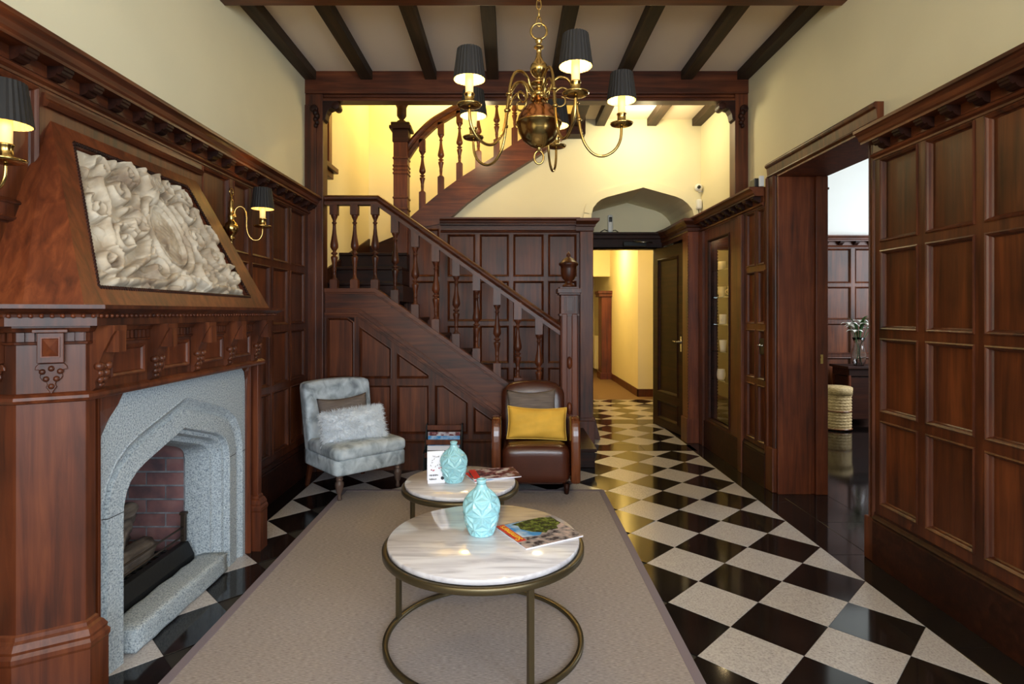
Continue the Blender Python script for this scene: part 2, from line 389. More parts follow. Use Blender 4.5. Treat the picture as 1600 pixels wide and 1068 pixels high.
# ------------------------------------------------------------------ panelling system
RING = [(0, 0.030), (0.0, 0.034), (0.006, 0.037), (0.011, 0.033), (0.016, 0.027), (0.018, 0.016), (0.024, 0.010)]
ROWS = [(0.335, 0.80), (0.845, 1.25), (1.295, 1.73), (1.775, 2.23)]
_pc = {}
def panel_obj(parent, M, poly):
    """one flat panel, an object of its own; equal rectangles share a mesh"""
    poly = ccw(poly); x0, z0 = poly[0]
    loc = [(x - x0, z - z0) for x, z in poly]; key = tuple((round(a, 3), round(b, 3)) for a, b in loc)
    if key not in _pc:
        m = MB(); m.prism(offset_path(loc, 0.001, True), 'xz', 0.002, 0.0105); _pc[key] = m.mesh('panel', WP)
    return inst('panel', _pc[key], parent, M @ Matrix.Translation((x0, 0, z0)))
def wainscot(parent, M, polys, s0, s1, z0=0.26, z1=2.27, holes=(), o=0.030, name='wainscot'):
    """frame of stiles and rails with a moulded ring round every panel; panels are its children"""
    m = MB(M)
    rects = [p for p in polys if len(p) == 4 and len({round(q[0], 4) for q in p}) == 2] + [rect(*h) for h in holes]
    ss = sorted({s0, s1} | {q[0] for p in rects for q in p}); zs = sorted({z0, z1} | {q[1] for p in rects for q in p})
    for a, b in zip(ss, ss[1:]):
        for c, d in zip(zs, zs[1:]):
            cx, cz = (a + b) / 2, (c + d) / 2
            if any(min(q[0] for q in p) < cx < max(q[0] for q in p) and min(q[1] for q in p) < cz < max(q[1] for q in p) for p in rects): continue
            m.poly([(a, o, c), (b, o, c), (b, o, d), (a, o, d)])
    for (a, b) in ((s0, s0), (s1, s1)): m.poly([(a, 0, z0), (a, o, z0), (a, o, z1), (a, 0, z1)])
    m.poly([(s0, 0, z0), (s1, 0, z0), (s1, o, z0), (s0, o, z0)]); m.poly([(s0, 0, z1), (s1, 0, z1), (s1, o, z1), (s0, o, z1)])
    for p in polys: m.ring(p, RING)
    fr = obj(name, m, WV, parent)
    for p in polys: panel_obj(fr, M, p)
    return fr
def grid_panels(cols, rows=ROWS): return [rect(a, b, c, d) for a, b in cols for c, d in rows]
CORN = [(0, 2.235), (0.036, 2.235), (0.036, 2.245), (0.052, 2.252), (0.056, 2.262), (0.044, 2.27), (0.038, 2.275), (0.038, 2.322),
        (0.108, 2.322), (0.108, 2.334), (0.118, 2.342), (0.124, 2.362), (0.140, 2.374), (0.150, 2.378), (0.150, 2.394), (0, 2.394)]
_mod = MB(); _mod.smooth = False
_mod.prism([(0.038, 2.276), (0.05, 2.276), (0.066, 2.283), (0.074, 2.296), (0.084, 2.290), (0.094, 2.297), (0.096, 2.306), (0.102, 2.310), (0.102, 2.322), (0.038, 2.322)], 'yz', -0.026, 0.026)
MODME = _mod.mesh('modillion', WD)
def cornice(parent, M, s0, s1, mat, step=0.165, n0=0.08, mods=True):
    m = MB(M); m.prism(CORN, 'yz', s0, s1); c = obj('cornice', m, mat, parent, bevel=0)
    k = s0 + n0
    while mods and k < s1 - 0.03:
        inst('modillion', MODME, c, M @ Matrix.Translation((k, 0, 0))); k += step
    return c
def baseboard(parent, M, s0, s1, mat, h=0.25, o=0.045, name='baseboard'):
    m = MB(M); m.prism([(0, 0), (o, 0), (o, h - 0.02), (o - 0.004, h - 0.012), (o + 0.002, h), (o - 0.004, h + 0.008), (0.034, h + 0.02), (0.034, h + 0.032), (0, h + 0.032)], 'yz', s0, s1)
    return obj(name, m, mat, parent)

# ------------------------------------------------------------------ floor
XL, XR = -1.79, 2.08            # plaster planes of the two side walls
TX0, TX1 = -1.62, 1.84
D = 0.4325; TA, TB = 1.624, 2.550       # diagonal of a tile and the centre of one black tile
m = MB(); m.box(-1.9, 2.9, -3.1, 7.35, -0.10, -0.005); m.box(0.3, 2.75, 7.35, 9.22, -0.10, -0.005)
floor = struct('floor', m, JOINT)
hd = D / 2 - 0.0009
def tile_mesh(poly, mat):
    t = MB(); poly = ccw(poly); n = len(poly); q = offset_path(poly, -0.0006, True)
    a = [t.pt(x, y, -0.006) for x, y in poly]; b = [t.pt(x, y, -0.0010) for x, y in poly]; c = [t.pt(x, y, 0) for x, y in q]
    for r0, r1 in ((a, b), (b, c)):
        for k in range(n): t.face((r0[k], r0[(k + 1) % n], r1[(k + 1) % n], r1[k]))
    t.face(c); return t.mesh('tile', mat)
FULL = {k: tile_mesh([(hd, 0), (0, hd), (-hd, 0), (0, -hd)], mt) for k, mt in (('b', BLACK), ('w', WHITET))}
def lay_field(x0, x1, y0, y1, skip=None):
    for key, ox, oy in (('b', 0, 0), ('w', D / 2, D / 2)):
        i0 = int(math.floor((x0 - TA) / D)) - 1
        for i in range(i0, i0 + int((x1 - x0) / D) + 4):
            j0 = int(math.floor((y0 - TB) / D)) - 1
            for j in range(j0, j0 + int((y1 - y0) / D) + 4):
                cx, cy = TA + ox + i * D, TB + oy + j * D
                if cx < x0 - hd or cx > x1 + hd or cy < y0 - hd or cy > y1 + hd: continue
                if skip and skip(cx, cy): continue
                if cx - hd >= x0 - 2e-3 and cx + hd <= x1 + 2e-3 and cy - hd >= y0 - 2e-3 and cy + hd <= y1 + 2e-3:
                    inst('tile', FULL[key], floor, Matrix.Translation((cx, cy, 0)))
                else:
                    p = [(hd, 0), (0, hd), (-hd, 0), (0, -hd)]
                    for a, b, c in ((1, 0, x1 - cx), (-1, 0, cx - x0), (0, 1, y1 - cy), (0, -1, cy - y0)): p = clip(p, a, b, c)
                    q = []
                    for v in p:
                        if not q or (Vector(v) - Vector(q[-1])).length > 1e-3: q.append(v)
                    if len(q) > 1 and (Vector(q[0]) - Vector(q[-1])).length < 1e-3: q.pop()
                    if len(q) >= 3 and abs(area2(q)) > 4e-4: inst('tile', tile_mesh(q, BLACK if key == 'b' else WHITET), floor, Matrix.Translation((cx, cy, 0)))
lay_field(TX0, TX1, 1.25, 5.79, lambda x, y: (-1.2 < x < 0.62 and y < 4.35) or (x < 0.3 and y > 5.3))
lay_field(0.86, 1.86, 6.06, 7.20)
lay_field(0.62, 2.36, 7.50, 9.20)
def slab(x0, x1, y0, y1, name='border_slab'):
    m = MB(); m.box(x0, x1, y0, y1, -0.006, 0.0); o = obj(name, m, BLACK, floor, bevel=0.0015, seg=1); return o
for k in range(6):
    y0 = 0.55 + k * 0.92
    slab(TX1 + .001, 2.06, y0, min(y0 + 0.918, 6.05)); 
    if y0 < 5: slab(-1.80, TX0 - .001, y0, min(y0 + 0.918, 5.1))
for k in range(3): slab(0.3 + k * 0.53, 0.828 + k * 0.53, 5.792, 6.058)
slab(1.862, 2.1, 6.06, 7.2); slab(0.6, 2.4, 7.202, 7.498)
for k in range(2): slab(2.062, 2.408, 3.2 + k * 0.62, 3.818 + k * 0.62)

# ------------------------------------------------------------------ left wall with its panelling
ZC = 3.495
m = MB(); m.box(XL - 0.15, XL, -3.0, 2.28, -0.05, 5.4); m.box(XL - 0.15, XL, 3.16, 7.4, -0.05, 5.4); m.box(XL - 0.15, XL, 2.28, 3.16, 1.3, 5.4)
wl = struct('wall_left', m, PLASTER)
ML = frame_left(XL)
cols = [(3.92, 4.22), (4.265, 4.565), (4.61, 4.93)]
lp = grid_panels(cols) + [rect(3.66, 3.875, c, d) for c, d in ROWS] + [rect(3.29, 3.61, 1.46, 1.73), rect(3.29, 3.61, 1.775, 2.23)]
lp += [rect(1.83, 2.15, 1.775, 2.23), rect(1.83, 2.15, 1.46, 1.73)] + grid_panels([(1.45, 1.77), (1.08, 1.40)])
def within(ps, a, b): return [p for p in ps if min(q[0] for q in p) > a and max(q[0] for q in p) < b]
wainscot(wl, ML, within(lp, 0, 1.80), 0.0, 1.80)
wainscot(wl, ML, within(lp, 1.80, 3.64), 1.80, 3.64, z0=1.41)
wainscot(wl, ML, within(lp, 3.64, 5.05), 3.64, 5.05)
wainscot(wl, ML, [], 3.50, 3.64, z1=1.41)
cornice(wl, ML, 0.0, 5.06, WY, n0=0.06)
baseboard(wl, ML, 3.50, 5.08, WD)
baseboard(wl, ML, 0.0, 1.86, WY)

# ------------------------------------------------------------------ right wall, thick round the opening
m = MB()
m.box(XR, XR + 0.33, -3.0, -1.9, 0, 5.4); m.box(XR, XR + 0.33, -1.9, 0.1, 0, 0.9); m.box(XR, XR + 0.33, -1.9, 0.1, 2.7, 5.4)
m.box(XR, XR + 0.33, 0.1, 3.26, 0, 5.4)
m.box(XR, XR + 0.33, 3.26, 4.43, 2.45, 5.4); m.box(XR, XR + 0.33, 4.43, 5.16, 0, 5.4)
m.box(XR, XR + 0.33, 5.16, 5.98, 0, 0.2); m.box(XR, XR + 0.33, 5.16, 5.98, 2.2, 5.4); m.box(XR + 0.30, XR + 0.33, 5.16, 5.98, 0.2, 2.2)
m.box(XR, XR + 0.33, 5.98, 7.4, 0, 5.4)
wr = struct('wall_right', m, PLASTER)
MR = frame_right(XR - 0.02)
m = MB(MR); m.box(0.1, 3.2, -0.02, 0, 0, 2.394); m.box(4.58, 5.16, -0.02, 0, 0, 2.394); m.box(5.98, 6.14, -0.02, 0, 0, 2.394)
obj('backing_board', m, WV, wr)
wainscot(wr, MR, grid_panels([(2.866, 3.160), (2.515, 2.813), (2.165, 2.462), (1.815, 2.112), (1.465, 1.762)]), 0.1, 3.205)
cornice(wr, MR, 0.1, 3.21, WY, step=0.16, n0=0.11)
baseboard(wr, MR, 0.1, 3.205, WD)
# far section: two narrow columns, then the display cabinet
wainscot(wr, MR, grid_panels([(4.765, 4.945), (4.585, 4.722)]), 4.565, 5.00)
baseboard(wr, MR, 4.565, 5.00, WD, h=0.27)
cornice(wr, MR, 4.60, 6.14, WY, step=0.16, n0=0.07)
# door case of the wide opening
trim = MB()
def arch_side(y0, y1, flip):
    s = 1 if not flip else -1
    prof = [(0, 0), (0, 0.055), (0.018, 0.062), (0.03, 0.055), (0.036, 0.045), (0.10, 0.040), (0.112, 0.046), (0.128, 0.030), (0.135, 0)]
    return prof
CASE = [(0, 0), (0, 0.050), (0.016, 0.060), (0.030, 0.056), (0.038, 0.044), (0.095, 0.038), (0.105, 0.046), (0.120, 0.030), (0.128, 0)]
m = MB(frame_right(XR))
# far upright: outer edge at 4.575, near upright: outer edge at 3.20, head between
m.prism([(4.575 - a, b + 0.0) for a, b in CASE], 'xy', 0, 2.45)
m.prism([(3.205 + a * 0.62, b + 0.0) for a, b in CASE], 'xy', 0, 2.45)
hp = [(2.565 - a, b + 0.0) for a, b in CASE]
def headprism(mb, pts, s0, s1): mb.prism([(b, z) for z, b in pts], 'yz', s0, s1)
headprism(m, hp, 3.2035, 4.5765)
case = obj('opening_case', m, WV, wr, bevel=0.0015, seg=1)
m = MB(); m.box(2.02, XR, 3.2, 3.29, 0, 0.24); m.box(2.022, XR, 4.44, 4.585, 0, 0.34)
obj('plinth_block', m, WV, wr, bevel=0.006)
m = MB(); m.box(2.05, 2.30, 4.405, 4.428, 0, 2.43); m.box(2.335, 2.425, 4.392, 4.428, 0, 2.43); m.box(2.30, 2.335, 4.418, 4.428, 0, 2.43)
m.box(2.05, 2.425, 3.262, 3.285, 0, 2.43); m.box(2.05, 2.425, 3.262, 4.428, 2.431, 2.449)
obj('jamb_lining', m, WR, wr, bevel=0.003)
m = MB(); m.box(2.365, 2.385, 4.388, 4.3925, 1.00, 1.07); m.box(2.367, 2.382, 4.384, 4.390, 1.04, 1.055)
obj('latch_plate', m, BRASS, wr)

# display cabinet built into the wall
cab = thing('display_cabinet', 'built-in dark wood display cabinet with tall glass door holding white cups', 'cabinet', (2.06, 5.55, 0))
def local(o, e): o.matrix_local = Matrix.Translation(-Vector(e.location)); return o
m = MB(frame_right(2.06))
gy0, gy1, gz0, gz1 = 5.32, 5.90, 0.30, 2.13
m.box(5.00, 5.085, 0, 0.055, 0, 2.24); m.box(5.085, gy0, 0, 0.030, 0.26, 2.25); m.box(gy1, 6.0, 0, 0.03, 0.26, 2.25)
m.box(gy0, gy1, 0, 0.030, 0.26, gz0); m.box(gy0, gy1, 0, 0.03, gz1, 2.25)
m.box(6.0, 6.12, 0, 0.055, 0, 2.24)
local(obj('cabinet_frame', m, WV, cab, bevel=0.003), cab)
m = MB(frame_right(2.06)); m.ring(rect(gy0, gy1, gz0, gz1), [(0, 0.03), (0, 0.038), (0.012, 0.040), (0.02, 0.03), (0.022, 0.012)])
m.box(5.085, 6.0, 0, 0.045, 0, 0.27)
local(obj('door_moulding', m, WD, cab), cab)
m = MB(); m.poly([(2.053, gy0, gz0), (2.053, gy0, gz1), (2.053, gy1, gz1), (2.053, gy1, gz0)]); local(obj('glass_door', m, PANE, cab), cab)
m = MB(); m.box(2.375, 2.385, 5.17, 5.97, 0.2, 2.2); m.box(2.08, 2.38, 5.16, 5.17, 0.2, 2.2); m.box(2.08, 2.38, 5.955, 5.965, 0.2, 2.2)
m.box(2.08, 2.38, 5.17, 5.955, 0.2, 0.21); m.box(2.08, 2.38, 5.17, 5.955, 2.19, 2.2)
local(obj('cabinet_lining', m, WD, cab), cab)
for z in (0.714, 1.00, 1.275, 1.545, 1.815):
    m = MB(); m.box(2.085, 2.37, 5.18, 5.95, z - 0.008, z); local(obj('glass_shelf', m, GLASSG, cab), cab)
m = MB(); m.lathe([(0.02, 0), (0.02, 0.01)], (2.2, 5.85, 2.178), 12); local(obj('spotlight', m, BULB, cab), cab)
point('cabinet_spot', (2.16, 5.82, 2.15), 1.6, (1, 0.75, 0.4), 0.02)
CUP = {
    'plain': [(0.0, 0), (0.034, 0), (0.037, 0.004), (0.037, 0.086), (0.033, 0.086), (0.033, 0.01), (0, 0.008)],
    'urn': [(0.0, 0), (0.030, 0), (0.032, 0.008), (0.026, 0.014), (0.036, 0.03), (0.041, 0.05), (0.037, 0.075), (0.040, 0.098), (0.042, 0.102), (0.036, 0.10), (0.034, 0.05), (0, 0.02)],
    'mug': [(0.0, 0), (0.037, 0), (0.039, 0.006), (0.036, 0.012), (0.037, 0.095), (0.033, 0.097), (0.032, 0.02), (0, 0.015)],
    'tumbler': [(0.0, 0), (0.026, 0), (0.029, 0.02), (0.037, 0.115), (0.034, 0.115), (0.027, 0.02), (0, 0.012)],
    'bowl': [(0.0, 0), (0.028, 0), (0.036, 0.012), (0.042, 0.04), (0.042, 0.07), (0.036, 0.10), (0.038, 0.106), (0.034, 0.104), (0.038, 0.06), (0, 0.02)],
}
def cup(kind, x, y, z, mat, label, handle=0):
    if handle:
        t = thing('cup', label, 'cup', (x, y, z), 0, 'cups in the glass cabinet')
        m = MB(); m.lathe(CUP[kind], (0, 0, 0), 20); obj('bowl', m, mat, t)
        a = handle
        m = MB(); m.tube([(cos(a) * (0.034 + 0.028 * sin(pi * k / 8)), sin(a) * (0.034 + 0.028 * sin(pi * k / 8)), 0.075 - 0.055 * k / 8) for k in range(9)], 0.005, 8)
        obj('handle', m, mat, t)
    else:
        m = MB(); m.lathe(CUP[kind], (0, 0, 0), 20); t = obj('cup', m, mat); t.location = (x, y, z)
        tag(t, label, 'cup', 'cups in the glass cabinet')
cup('plain', 2.125, 5.78, 1.8155, CREAMC, 'plain straight cream beaker on the topmost glass shelf')
cup('urn', 2.125, 5.78, 1.5455, CREAMC, 'ornate waisted cream cup on the second glass shelf from top')
cup('urn', 2.165, 5.62, 1.5455, CREAMC, 'cream cup with a handle half hidden right of the ornate waisted one', 2.6)
cup('mug', 2.13, 5.76, 1.2755, WHITE, 'white mug with handle on the middle glass shelf', -2.2)
cup('tumbler', 2.13, 5.76, 1.0005, WHITE, 'tall tapered white tumbler on the fourth glass shelf down')
cup('bowl', 2.125, 5.80, 0.7145, WHITE, 'rounded white china cup on the lowest glass shelf')
# plain brass bar handle and the switch plate
sw = thing('light_switch', 'dark metal light switch plate with two toggles on the panelling by opening', 'switch', (2.045, 4.655, 1.115))
m = MB(); m.box(-0.012, 0.004, -0.045, 0.045, -0.065, 0.065); obj('plate', m, BLACKPL, sw, bevel=0.004)
for dy in (-0.022, 0.022):
    m = MB(); m.lathe([(0.009, 0), (0.009, 0.006), (0.005, 0.008), (0.004, 0.02), (0.005, 0.023)], (0, 0, 0), 10, Matrix.Translation((-0.012, dy, 0.01)) @ Matrix.Rotation(R(-90), 4, 'Y'))
    obj('toggle', m, CHROME, sw)

# ------------------------------------------------------------------ ceiling, joists and beams
m = MB(); m.box(XL, XR, -3.0, 5.12, ZC, ZC + 0.12); m.box(0.74, XR, 5.12, 6.4, ZC, ZC + 0.12)
ce = struct('ceiling', m, CEIL)
for k, x in enumerate((-1.74, -1.25, -0.69, -0.15, 0.41, 0.98, 1.54, 2.03)):
    wd = 0.05
    m = MB(); m.box(x - wd, x + wd, 3.62, 5.06, 3.418, ZC + 0.01); obj('joist', m, WJ, ce, bevel=0.004)
    if x > 0.9:
        m = MB(); m.box(x - wd, x + wd, 5.14, 6.27, 3.418, ZC + 0.01); obj('joist', m, WJ, ce, bevel=0.004)
for x in (-1.25, -0.69, -0.15, 0.41, 0.98, 1.54):
    for y0 in (-1.2,):
        m = MB(); m.box(x - .05, x + .05, y0, 3.42, 3.418, ZC + 0.01); obj('joist', m, WJ, ce, bevel=0.004)
m = MB(); m.prism([(3.40, ZC), (3.40, 3.36), (3.44, 3.34), (3.45, 3.325), (3.52, 3.325), (3.535, 3.312), (3.61, 3.312), (3.622, 3.325), (3.625, ZC)], 'yz', XL, XR)
struct('trim_1', m, WX, bevel=0.003)
m = MB(); m.box(XL, XR, 5.02, 5.16, 3.30, ZC); m.prism([(5.05, 3.30), (5.05, 3.275), (5.035, 3.265), (5.035, 3.24), (5.15, 3.24), (5.15, 3.30)], 'yz', XL, XR)
struct('trim_2', m, WX, bevel=0.004)
# the two posts with scrolled brackets
for nm, x0, x1, sx in (('trim_3', XL, -1.635, 1), ('trim_4', 1.965, XR, -1)):
    m = MB(); m.box(x0, x1, 5.03, 5.16, 0 if sx > 0 else 2.38, 3.30)
    if sx > 0: m.box(x0, x1 - 0.055, 5.015, 5.04, 0.0, 3.2)
    po = struct(nm, m, WV, bevel=0.005)
    bx = x1 if sx > 0 else x0
    sc = MB()
    sc.prism([(bx + sx * a, z) for a, z in ((-0.005, 3.24), (0.125, 3.24), (0.14, 3.22), (0.145, 3.19), (0.13, 3.165), (0.105, 3.16), (0.09, 3.175), (0.075, 3.175), (0.05, 3.165), (0.03, 3.13), (0.02, 3.08), (-0.005, 3.06))], 'xz', 5.03, 5.13)
    for (a, z, r_) in ((0.115, 3.19, 0.033), (-0.075, 3.165, 0.035)):
        sc.lathe([(0.001, 0), (r_, 0), (r_, 0.11), (0.001, 0.11)], (0, 0, 0), 14, Matrix.Translation((bx + sx * a, 5.12, z)) @ Matrix.Rotation(R(90), 4, 'X'))
    for k in range(5):
        sc.ball((bx + sx * (-0.06 + 0.012 * (k % 2)), 5.02, 3.13 - 0.028 * k), 0.026 - 0.002 * k, 10, 1.2)
    obj('scroll_bracket', sc, WD, po, bevel=0.004)

# ------------------------------------------------------------------ stair hall walls
m = MB(); m.box(XL - 0.1, 0.95, 7.30, 7.42, 0, 5.4)
wb = struct('wall_stairwell', m, PLASTER)
m = MB(); m.box(XL, 0.95, 5.12, 7.4, 5.3, 5.4); m.box(XL, 0.9, 5.05, 5.12, ZC + .0, 5.4); m.box(0.86, 0.94, 5.12, 7.4, ZC + 0.12, 5.4)
struct('ceiling_stairwell', m, PLASTER)
YS = 6.28
k_ = YS / F
strlow = [((u - 797) * k_, 1.39 + (488 - v) * k_) for u, v in ((690, 352), (705, 342.6), (732.5, 318), (765, 294), (790, 278), (814, 263), (852.8, 238.6), (884, 216))]
strtop = [((u - 797) * k_, 1.39 + (488 - v) * k_) for u, v in ((640, 345), (652, 334), (667.5, 321.5), (690, 303), (716, 284), (765, 253), (810.5, 224), (846, 198), (884, 174))]
# cream wall below the flight, with the pointed arch
inner = [(0.885, 2.34), (0.885, 2.458), (0.905, 2.53), (0.946, 2.583), (0.99, 2.618), (1.05, 2.643), (1.448, 2.748), (1.80, 2.650), (1.87, 2.62), (1.93, 2.573), (1.98, 2.51), (2.0, 2.44), (2.0, 2.34)]
m = MB()
x_end = 0.86
out = list(strlow) + [(x_end, strlow[-1][1])]
poly = [(-0.745, 2.30)] + [p for p in strlow if p[1] > 2.3] + [(0.74, 3.40), (0.74, ZC), (XR, ZC)]
# strips between the upper outline and the arch / cornice line
def yint(line, x):
    for (a, b), (c, d) in zip(line, line[1:]):
        if a <= x <= c: return b + (d - b) * (x - a) / (c - a)
    return line[-1][1] if x > line[-1][0] else line[0][1]
xs = sorted({p[0] for p in strlow} | {p[0] for p in inner} | {-0.745, 0.6, 0.74, 0.8, XR})
top = lambda x: yint(strlow, x) + 0.05 if x < 0.62 else ZC
xs = [x for x in xs if -0.746 <= x <= XR]
low_in = inner[1:-1]
for a, b in zip(xs, xs[1:]):
    mid = (a + b) / 2
    if 0.885 <= mid <= 2.0: la, lb = yint(low_in, a), yint(low_in, b)
    else: la = lb = 0.0 if False else 2.30
    ta, tb = (top(a), top(b)) if mid < 0.62 else (ZC, ZC)
    for y in (YS, YS + 0.06): m.poly([(a, y, la), (b, y, lb), (b, y, tb), (a, y, ta)])
m.box(2.0, XR, YS, YS + 0.3, 0, 2.34)
arch = struct('wall_arch', m, PLASTER)
m = MB()                              # raised stone band of the arch, soffit of the recess behind it
io = [(x, z) for x, z in inner[1:-1]]
cx = 1.444
oo = offset_path(io, -0.085)
for k in range(len(io) - 1):
    (a, b), (c, d) = io[k], io[k + 1]; (e, f), (g, h) = oo[k], oo[k + 1]
    m.poly([(a, YS - 0.022, b), (c, YS - 0.022, d), (g, YS - 0.018, h), (e, YS - 0.018, f)])
    m.poly([(e, YS - 0.018, f), (g, YS - 0.018, h), (g, YS, h), (e, YS, f)])
    m.poly([(a, YS - 0.022, b), (c, YS - 0.022, d), (c, 7.14, d), (a, 7.14, b)])
m.box(0.80, 0.885, YS - 0.02, YS + 0.04, 2.34, 2.46)
obj('arch_band', m, PLASTER, arch)
m = MB(); m.box(0.84, 0.885, YS + 0.03, 7.2, 2.3, 2.70); m.box(2.0, 2.06, YS + 0.06, 7.2, 2.3, 2.7); m.box(0.84, 2.1, 7.14, 7.2, 2.3, 2.85)
obj('recess_lining', m, PLASTER, arch)

# panelled wall behind the stair (facing the room), its cornice and pilaster
m = MB(); m.box(-1.2, 0.74, 6.22, 6.28, 0.0, 2.30)
wpn = struct('wall_back', m, WV)
MBK = frame_back(6.22)
wainscot(wpn, MBK, grid_panels([(-0.672, -0.373), (-0.327, -0.012), (0.034, 0.362), (0.408, 0.715)]), -0.70, 0.745)
cornice(wpn, MBK, -0.745, 0.74, WX, mods=False)
m = MB(); m.box(0.745, 0.885, 6.13, 7.2, 0.0, 2.26); m.box(0.735, 0.90, 6.10, 7.2, 0.0, 0.24); m.box(0.74, 0.892, 6.115, 7.2, 0.24, 0.27)
pil = obj('pilaster', m, WV, wpn, bevel=0.004)
m = MB(); path = [(0.70, 6.13), (0.885, 6.13), (0.885, 7.18)]
m.plan(path, [(0, 2.25), (0.006, 2.26), (0.006, 2.30), (0.02, 2.305), (0.025, 2.325), (0.05, 2.35), (0.06, 2.36), (0.06, 2.388), (0, 2.388)], 1)
m.poly([(0.70, 6.07, 2.388), (0.945, 6.07, 2.388), (0.945, 7.18, 2.388), (0.70, 7.18, 2.388)])
obj('pilaster_cap', m, WX, pil)
m = MB(); m.prism([(0.90, 0.0), (0.99, 0.0), (0.93, 0.24), (0.90, 0.27)], 'xz', 6.3, 6.42); obj('base_scroll', m, WV, wpn, bevel=0.004)
# wood spandrel left of it, under the turn of the upper flight
m = MB(MBK)
sp1 = rect(-1.04, -0.76, 1.15, 1.73); sp2 = [(-1.04, 1.775), (-0.76, 1.775), (-0.76, 2.29), (-1.04, 2.29)]
wainscot(wpn, MBK, [sp1, sp2], -1.10, -0.70, z0=0.3, z1=2.36, name='spandrel')
# right pier of the passage
m = MB(); m.box(1.895, 2.06, 6.14, 6.33, 0.0, 2.26); m.box(1.88, 2.06, 6.125, 6.34, 0, 0.26); m.box(2.04, 2.08, 6.3, 7.2, 0, 2.4)
pr = obj('pier', m, WR, wpn, bevel=0.004)
m = MB(); path = [(2.06, 6.14), (1.895, 6.14), (1.895, 6.9), (1.86, 7.18)]
m.plan(path, [(0, 2.25), (0.006, 2.26), (0.006, 2.29), (0.02, 2.30), (0.025, 2.32), (0.05, 2.345), (0.06, 2.36), (0.06, 2.388), (-0.05, 2.388)], -1)
m.plan(path, [(-0.005, 2.30), (-0.005, 2.2)], -1)
m.box(1.90, 2.05, 6.34, 7.18, 2.26, 2.385)
obj('pier_cap', m, WX, pr)
bead = MB()
for k in range(58): bead.ball((1.897, 6.136, 0.32 + k * 0.033), 0.009, 6)
o = obj('bead_moulding', bead, WR, pr); o['kind'] = 'stuff'

# door wall at the end of the passage
m = MB(); m.box(0.3, 0.88, 7.2, 7.34, 0, 2.9); m.box(1.83, 2.8, 7.2, 7.34, 0, 2.9); m.box(0.88, 1.83, 7.2, 7.34, 2.2, 2.9)
wd_ = struct('wall_door', m, PLASTER)
m = MB(); m.box(0.86, 1.90, 7.12, 7.22, 2.185, 2.30); m.box(0.86, 1.92, 7.09, 7.2, 2.30, 2.345); m.box(0.86, 1.93, 7.06, 7.2, 2.345, 2.376)
m.box(0.87, 0.90, 7.12, 7.36, 0, 2.2); m.box(1.825, 1.90, 7.12, 7.36, 0, 2.2); m.box(0.88, 1.83, 7.12, 7.36, 2.185, 2.2)
obj('door_case', m, WD, wd_, bevel=0.004)
dr = bpy.data.objects.new('door_1', None); C.objects.link(dr); dr['kind'] = 'structure'; dr.location = (1.815, 7.20, 0)
ang = atan2(6.43 - 7.20, 1.955 - 1.815); dr.rotation_euler = (0, 0, ang)
# local x runs from hinge to free edge; local y>0 is the face turned away from the wall behind
W_, H_ = 0.785, 2.175
m = MB(Matrix(((1, 0, 0, 0), (0, 1, 0, 0), (0, 0, 1, 0), (0, 0, 0, 1))))
pn = [rect(0.12, W_ - 0.13, 0.42, 2.04), rect(0.12, W_ - 0.13, 0.10, 0.33)]
for sgn, yy in ((-1, -0.02), (1, 0.02)):
    M2 = Matrix(((1, 0, 0, 0), (0, sgn, 0, 0), (0, 0, 1, 0), (0, 0, 0, 1))); mm = MB(M2)
    ss = [0, 0.12, W_ - 0.13, W_]; zz = [0.008, 0.10, 0.33, 0.42, 2.04, H_]
    for a, b in zip(ss, ss[1:]):
        for c, d in zip(zz, zz[1:]):
            if abs((a + b) / 2 - (W_ - 0.01) / 2) < 0.05 and ((0.10 <= c < 0.33) or (0.42 <= c < 2.04)): continue
            mm.poly([(a, 0.022, c), (b, 0.022, c), (b, 0.022, d), (a, 0.022, d)])
    for p in pn: mm.ring(p, [(0, 0.022), (0, 0.027), (0.01, 0.03), (0.02, 0.024), (0.03, 0.014), (0.036, 0.006)])
    m.v += []; off = len(m.v); m.v += mm.v; m.f += [tuple(i + off for i in f) for f in mm.f]; m.m += mm.m; m.sm += mm.sm
m.box(0, 0.004, -0.022, 0.022, 0.008, H_); m.box(W_ - 0.004, W_, -0.022, 0.022, 0.008, H_); m.box(0, W_, -0.022, 0.022, H_ - 0.004, H_); m.box(0, W_, -0.022, 0.022, 0.008, 0.012)
obj('door_leaf', m, WD, dr)
for p in pn:
    q = offset_path(ccw(p), -0.03, True); m = MB(); m.prism(q, 'xz', -0.006, 0.006); obj('door_panel', m, WD, dr)
for sgn in (-1, 1):
    m = MB(); m.lathe([(0.025, 0), (0.025, 0.006), (0.010, 0.010), (0.010, 0.05)], (0, 0, 0), 12, Matrix.Translation((W_ - 0.055, sgn * 0.022, 1.06)) @ Matrix.Rotation(R(-90 * sgn), 4, 'X'))
    m.tube([(W_ - 0.055, sgn * 0.068, 1.06), (W_ - 0.10, sgn * 0.072, 1.06), (W_ - 0.17, sgn * 0.066, 1.065)], 0.009, 8)
    m.box(W_ - 0.07, W_ - 0.04, sgn * 0.022 if sgn > 0 else -0.026, sgn * 0.026 if sgn > 0 else -0.022, 0.95, 1.12)
    obj('door_handle', m, CHROME, dr)
cl = thing('door_closer', 'grey metal door closer with folding arm above the corridor doorway', 'door closer', (1.55, 7.09, 2.23))
m = MB(); m.box(-0.16, 0.12, -0.045, 0.0, -0.03, 0.03); obj('closer_body', m, IRON, cl, bevel=0.006)
m = MB(); m.tube([(0.08, -0.05, 0.02), (-0.06, -0.16, 0.02), (0.16, -0.17, 0.0)], 0.009, 6); obj('arm', m, CHROME, cl)

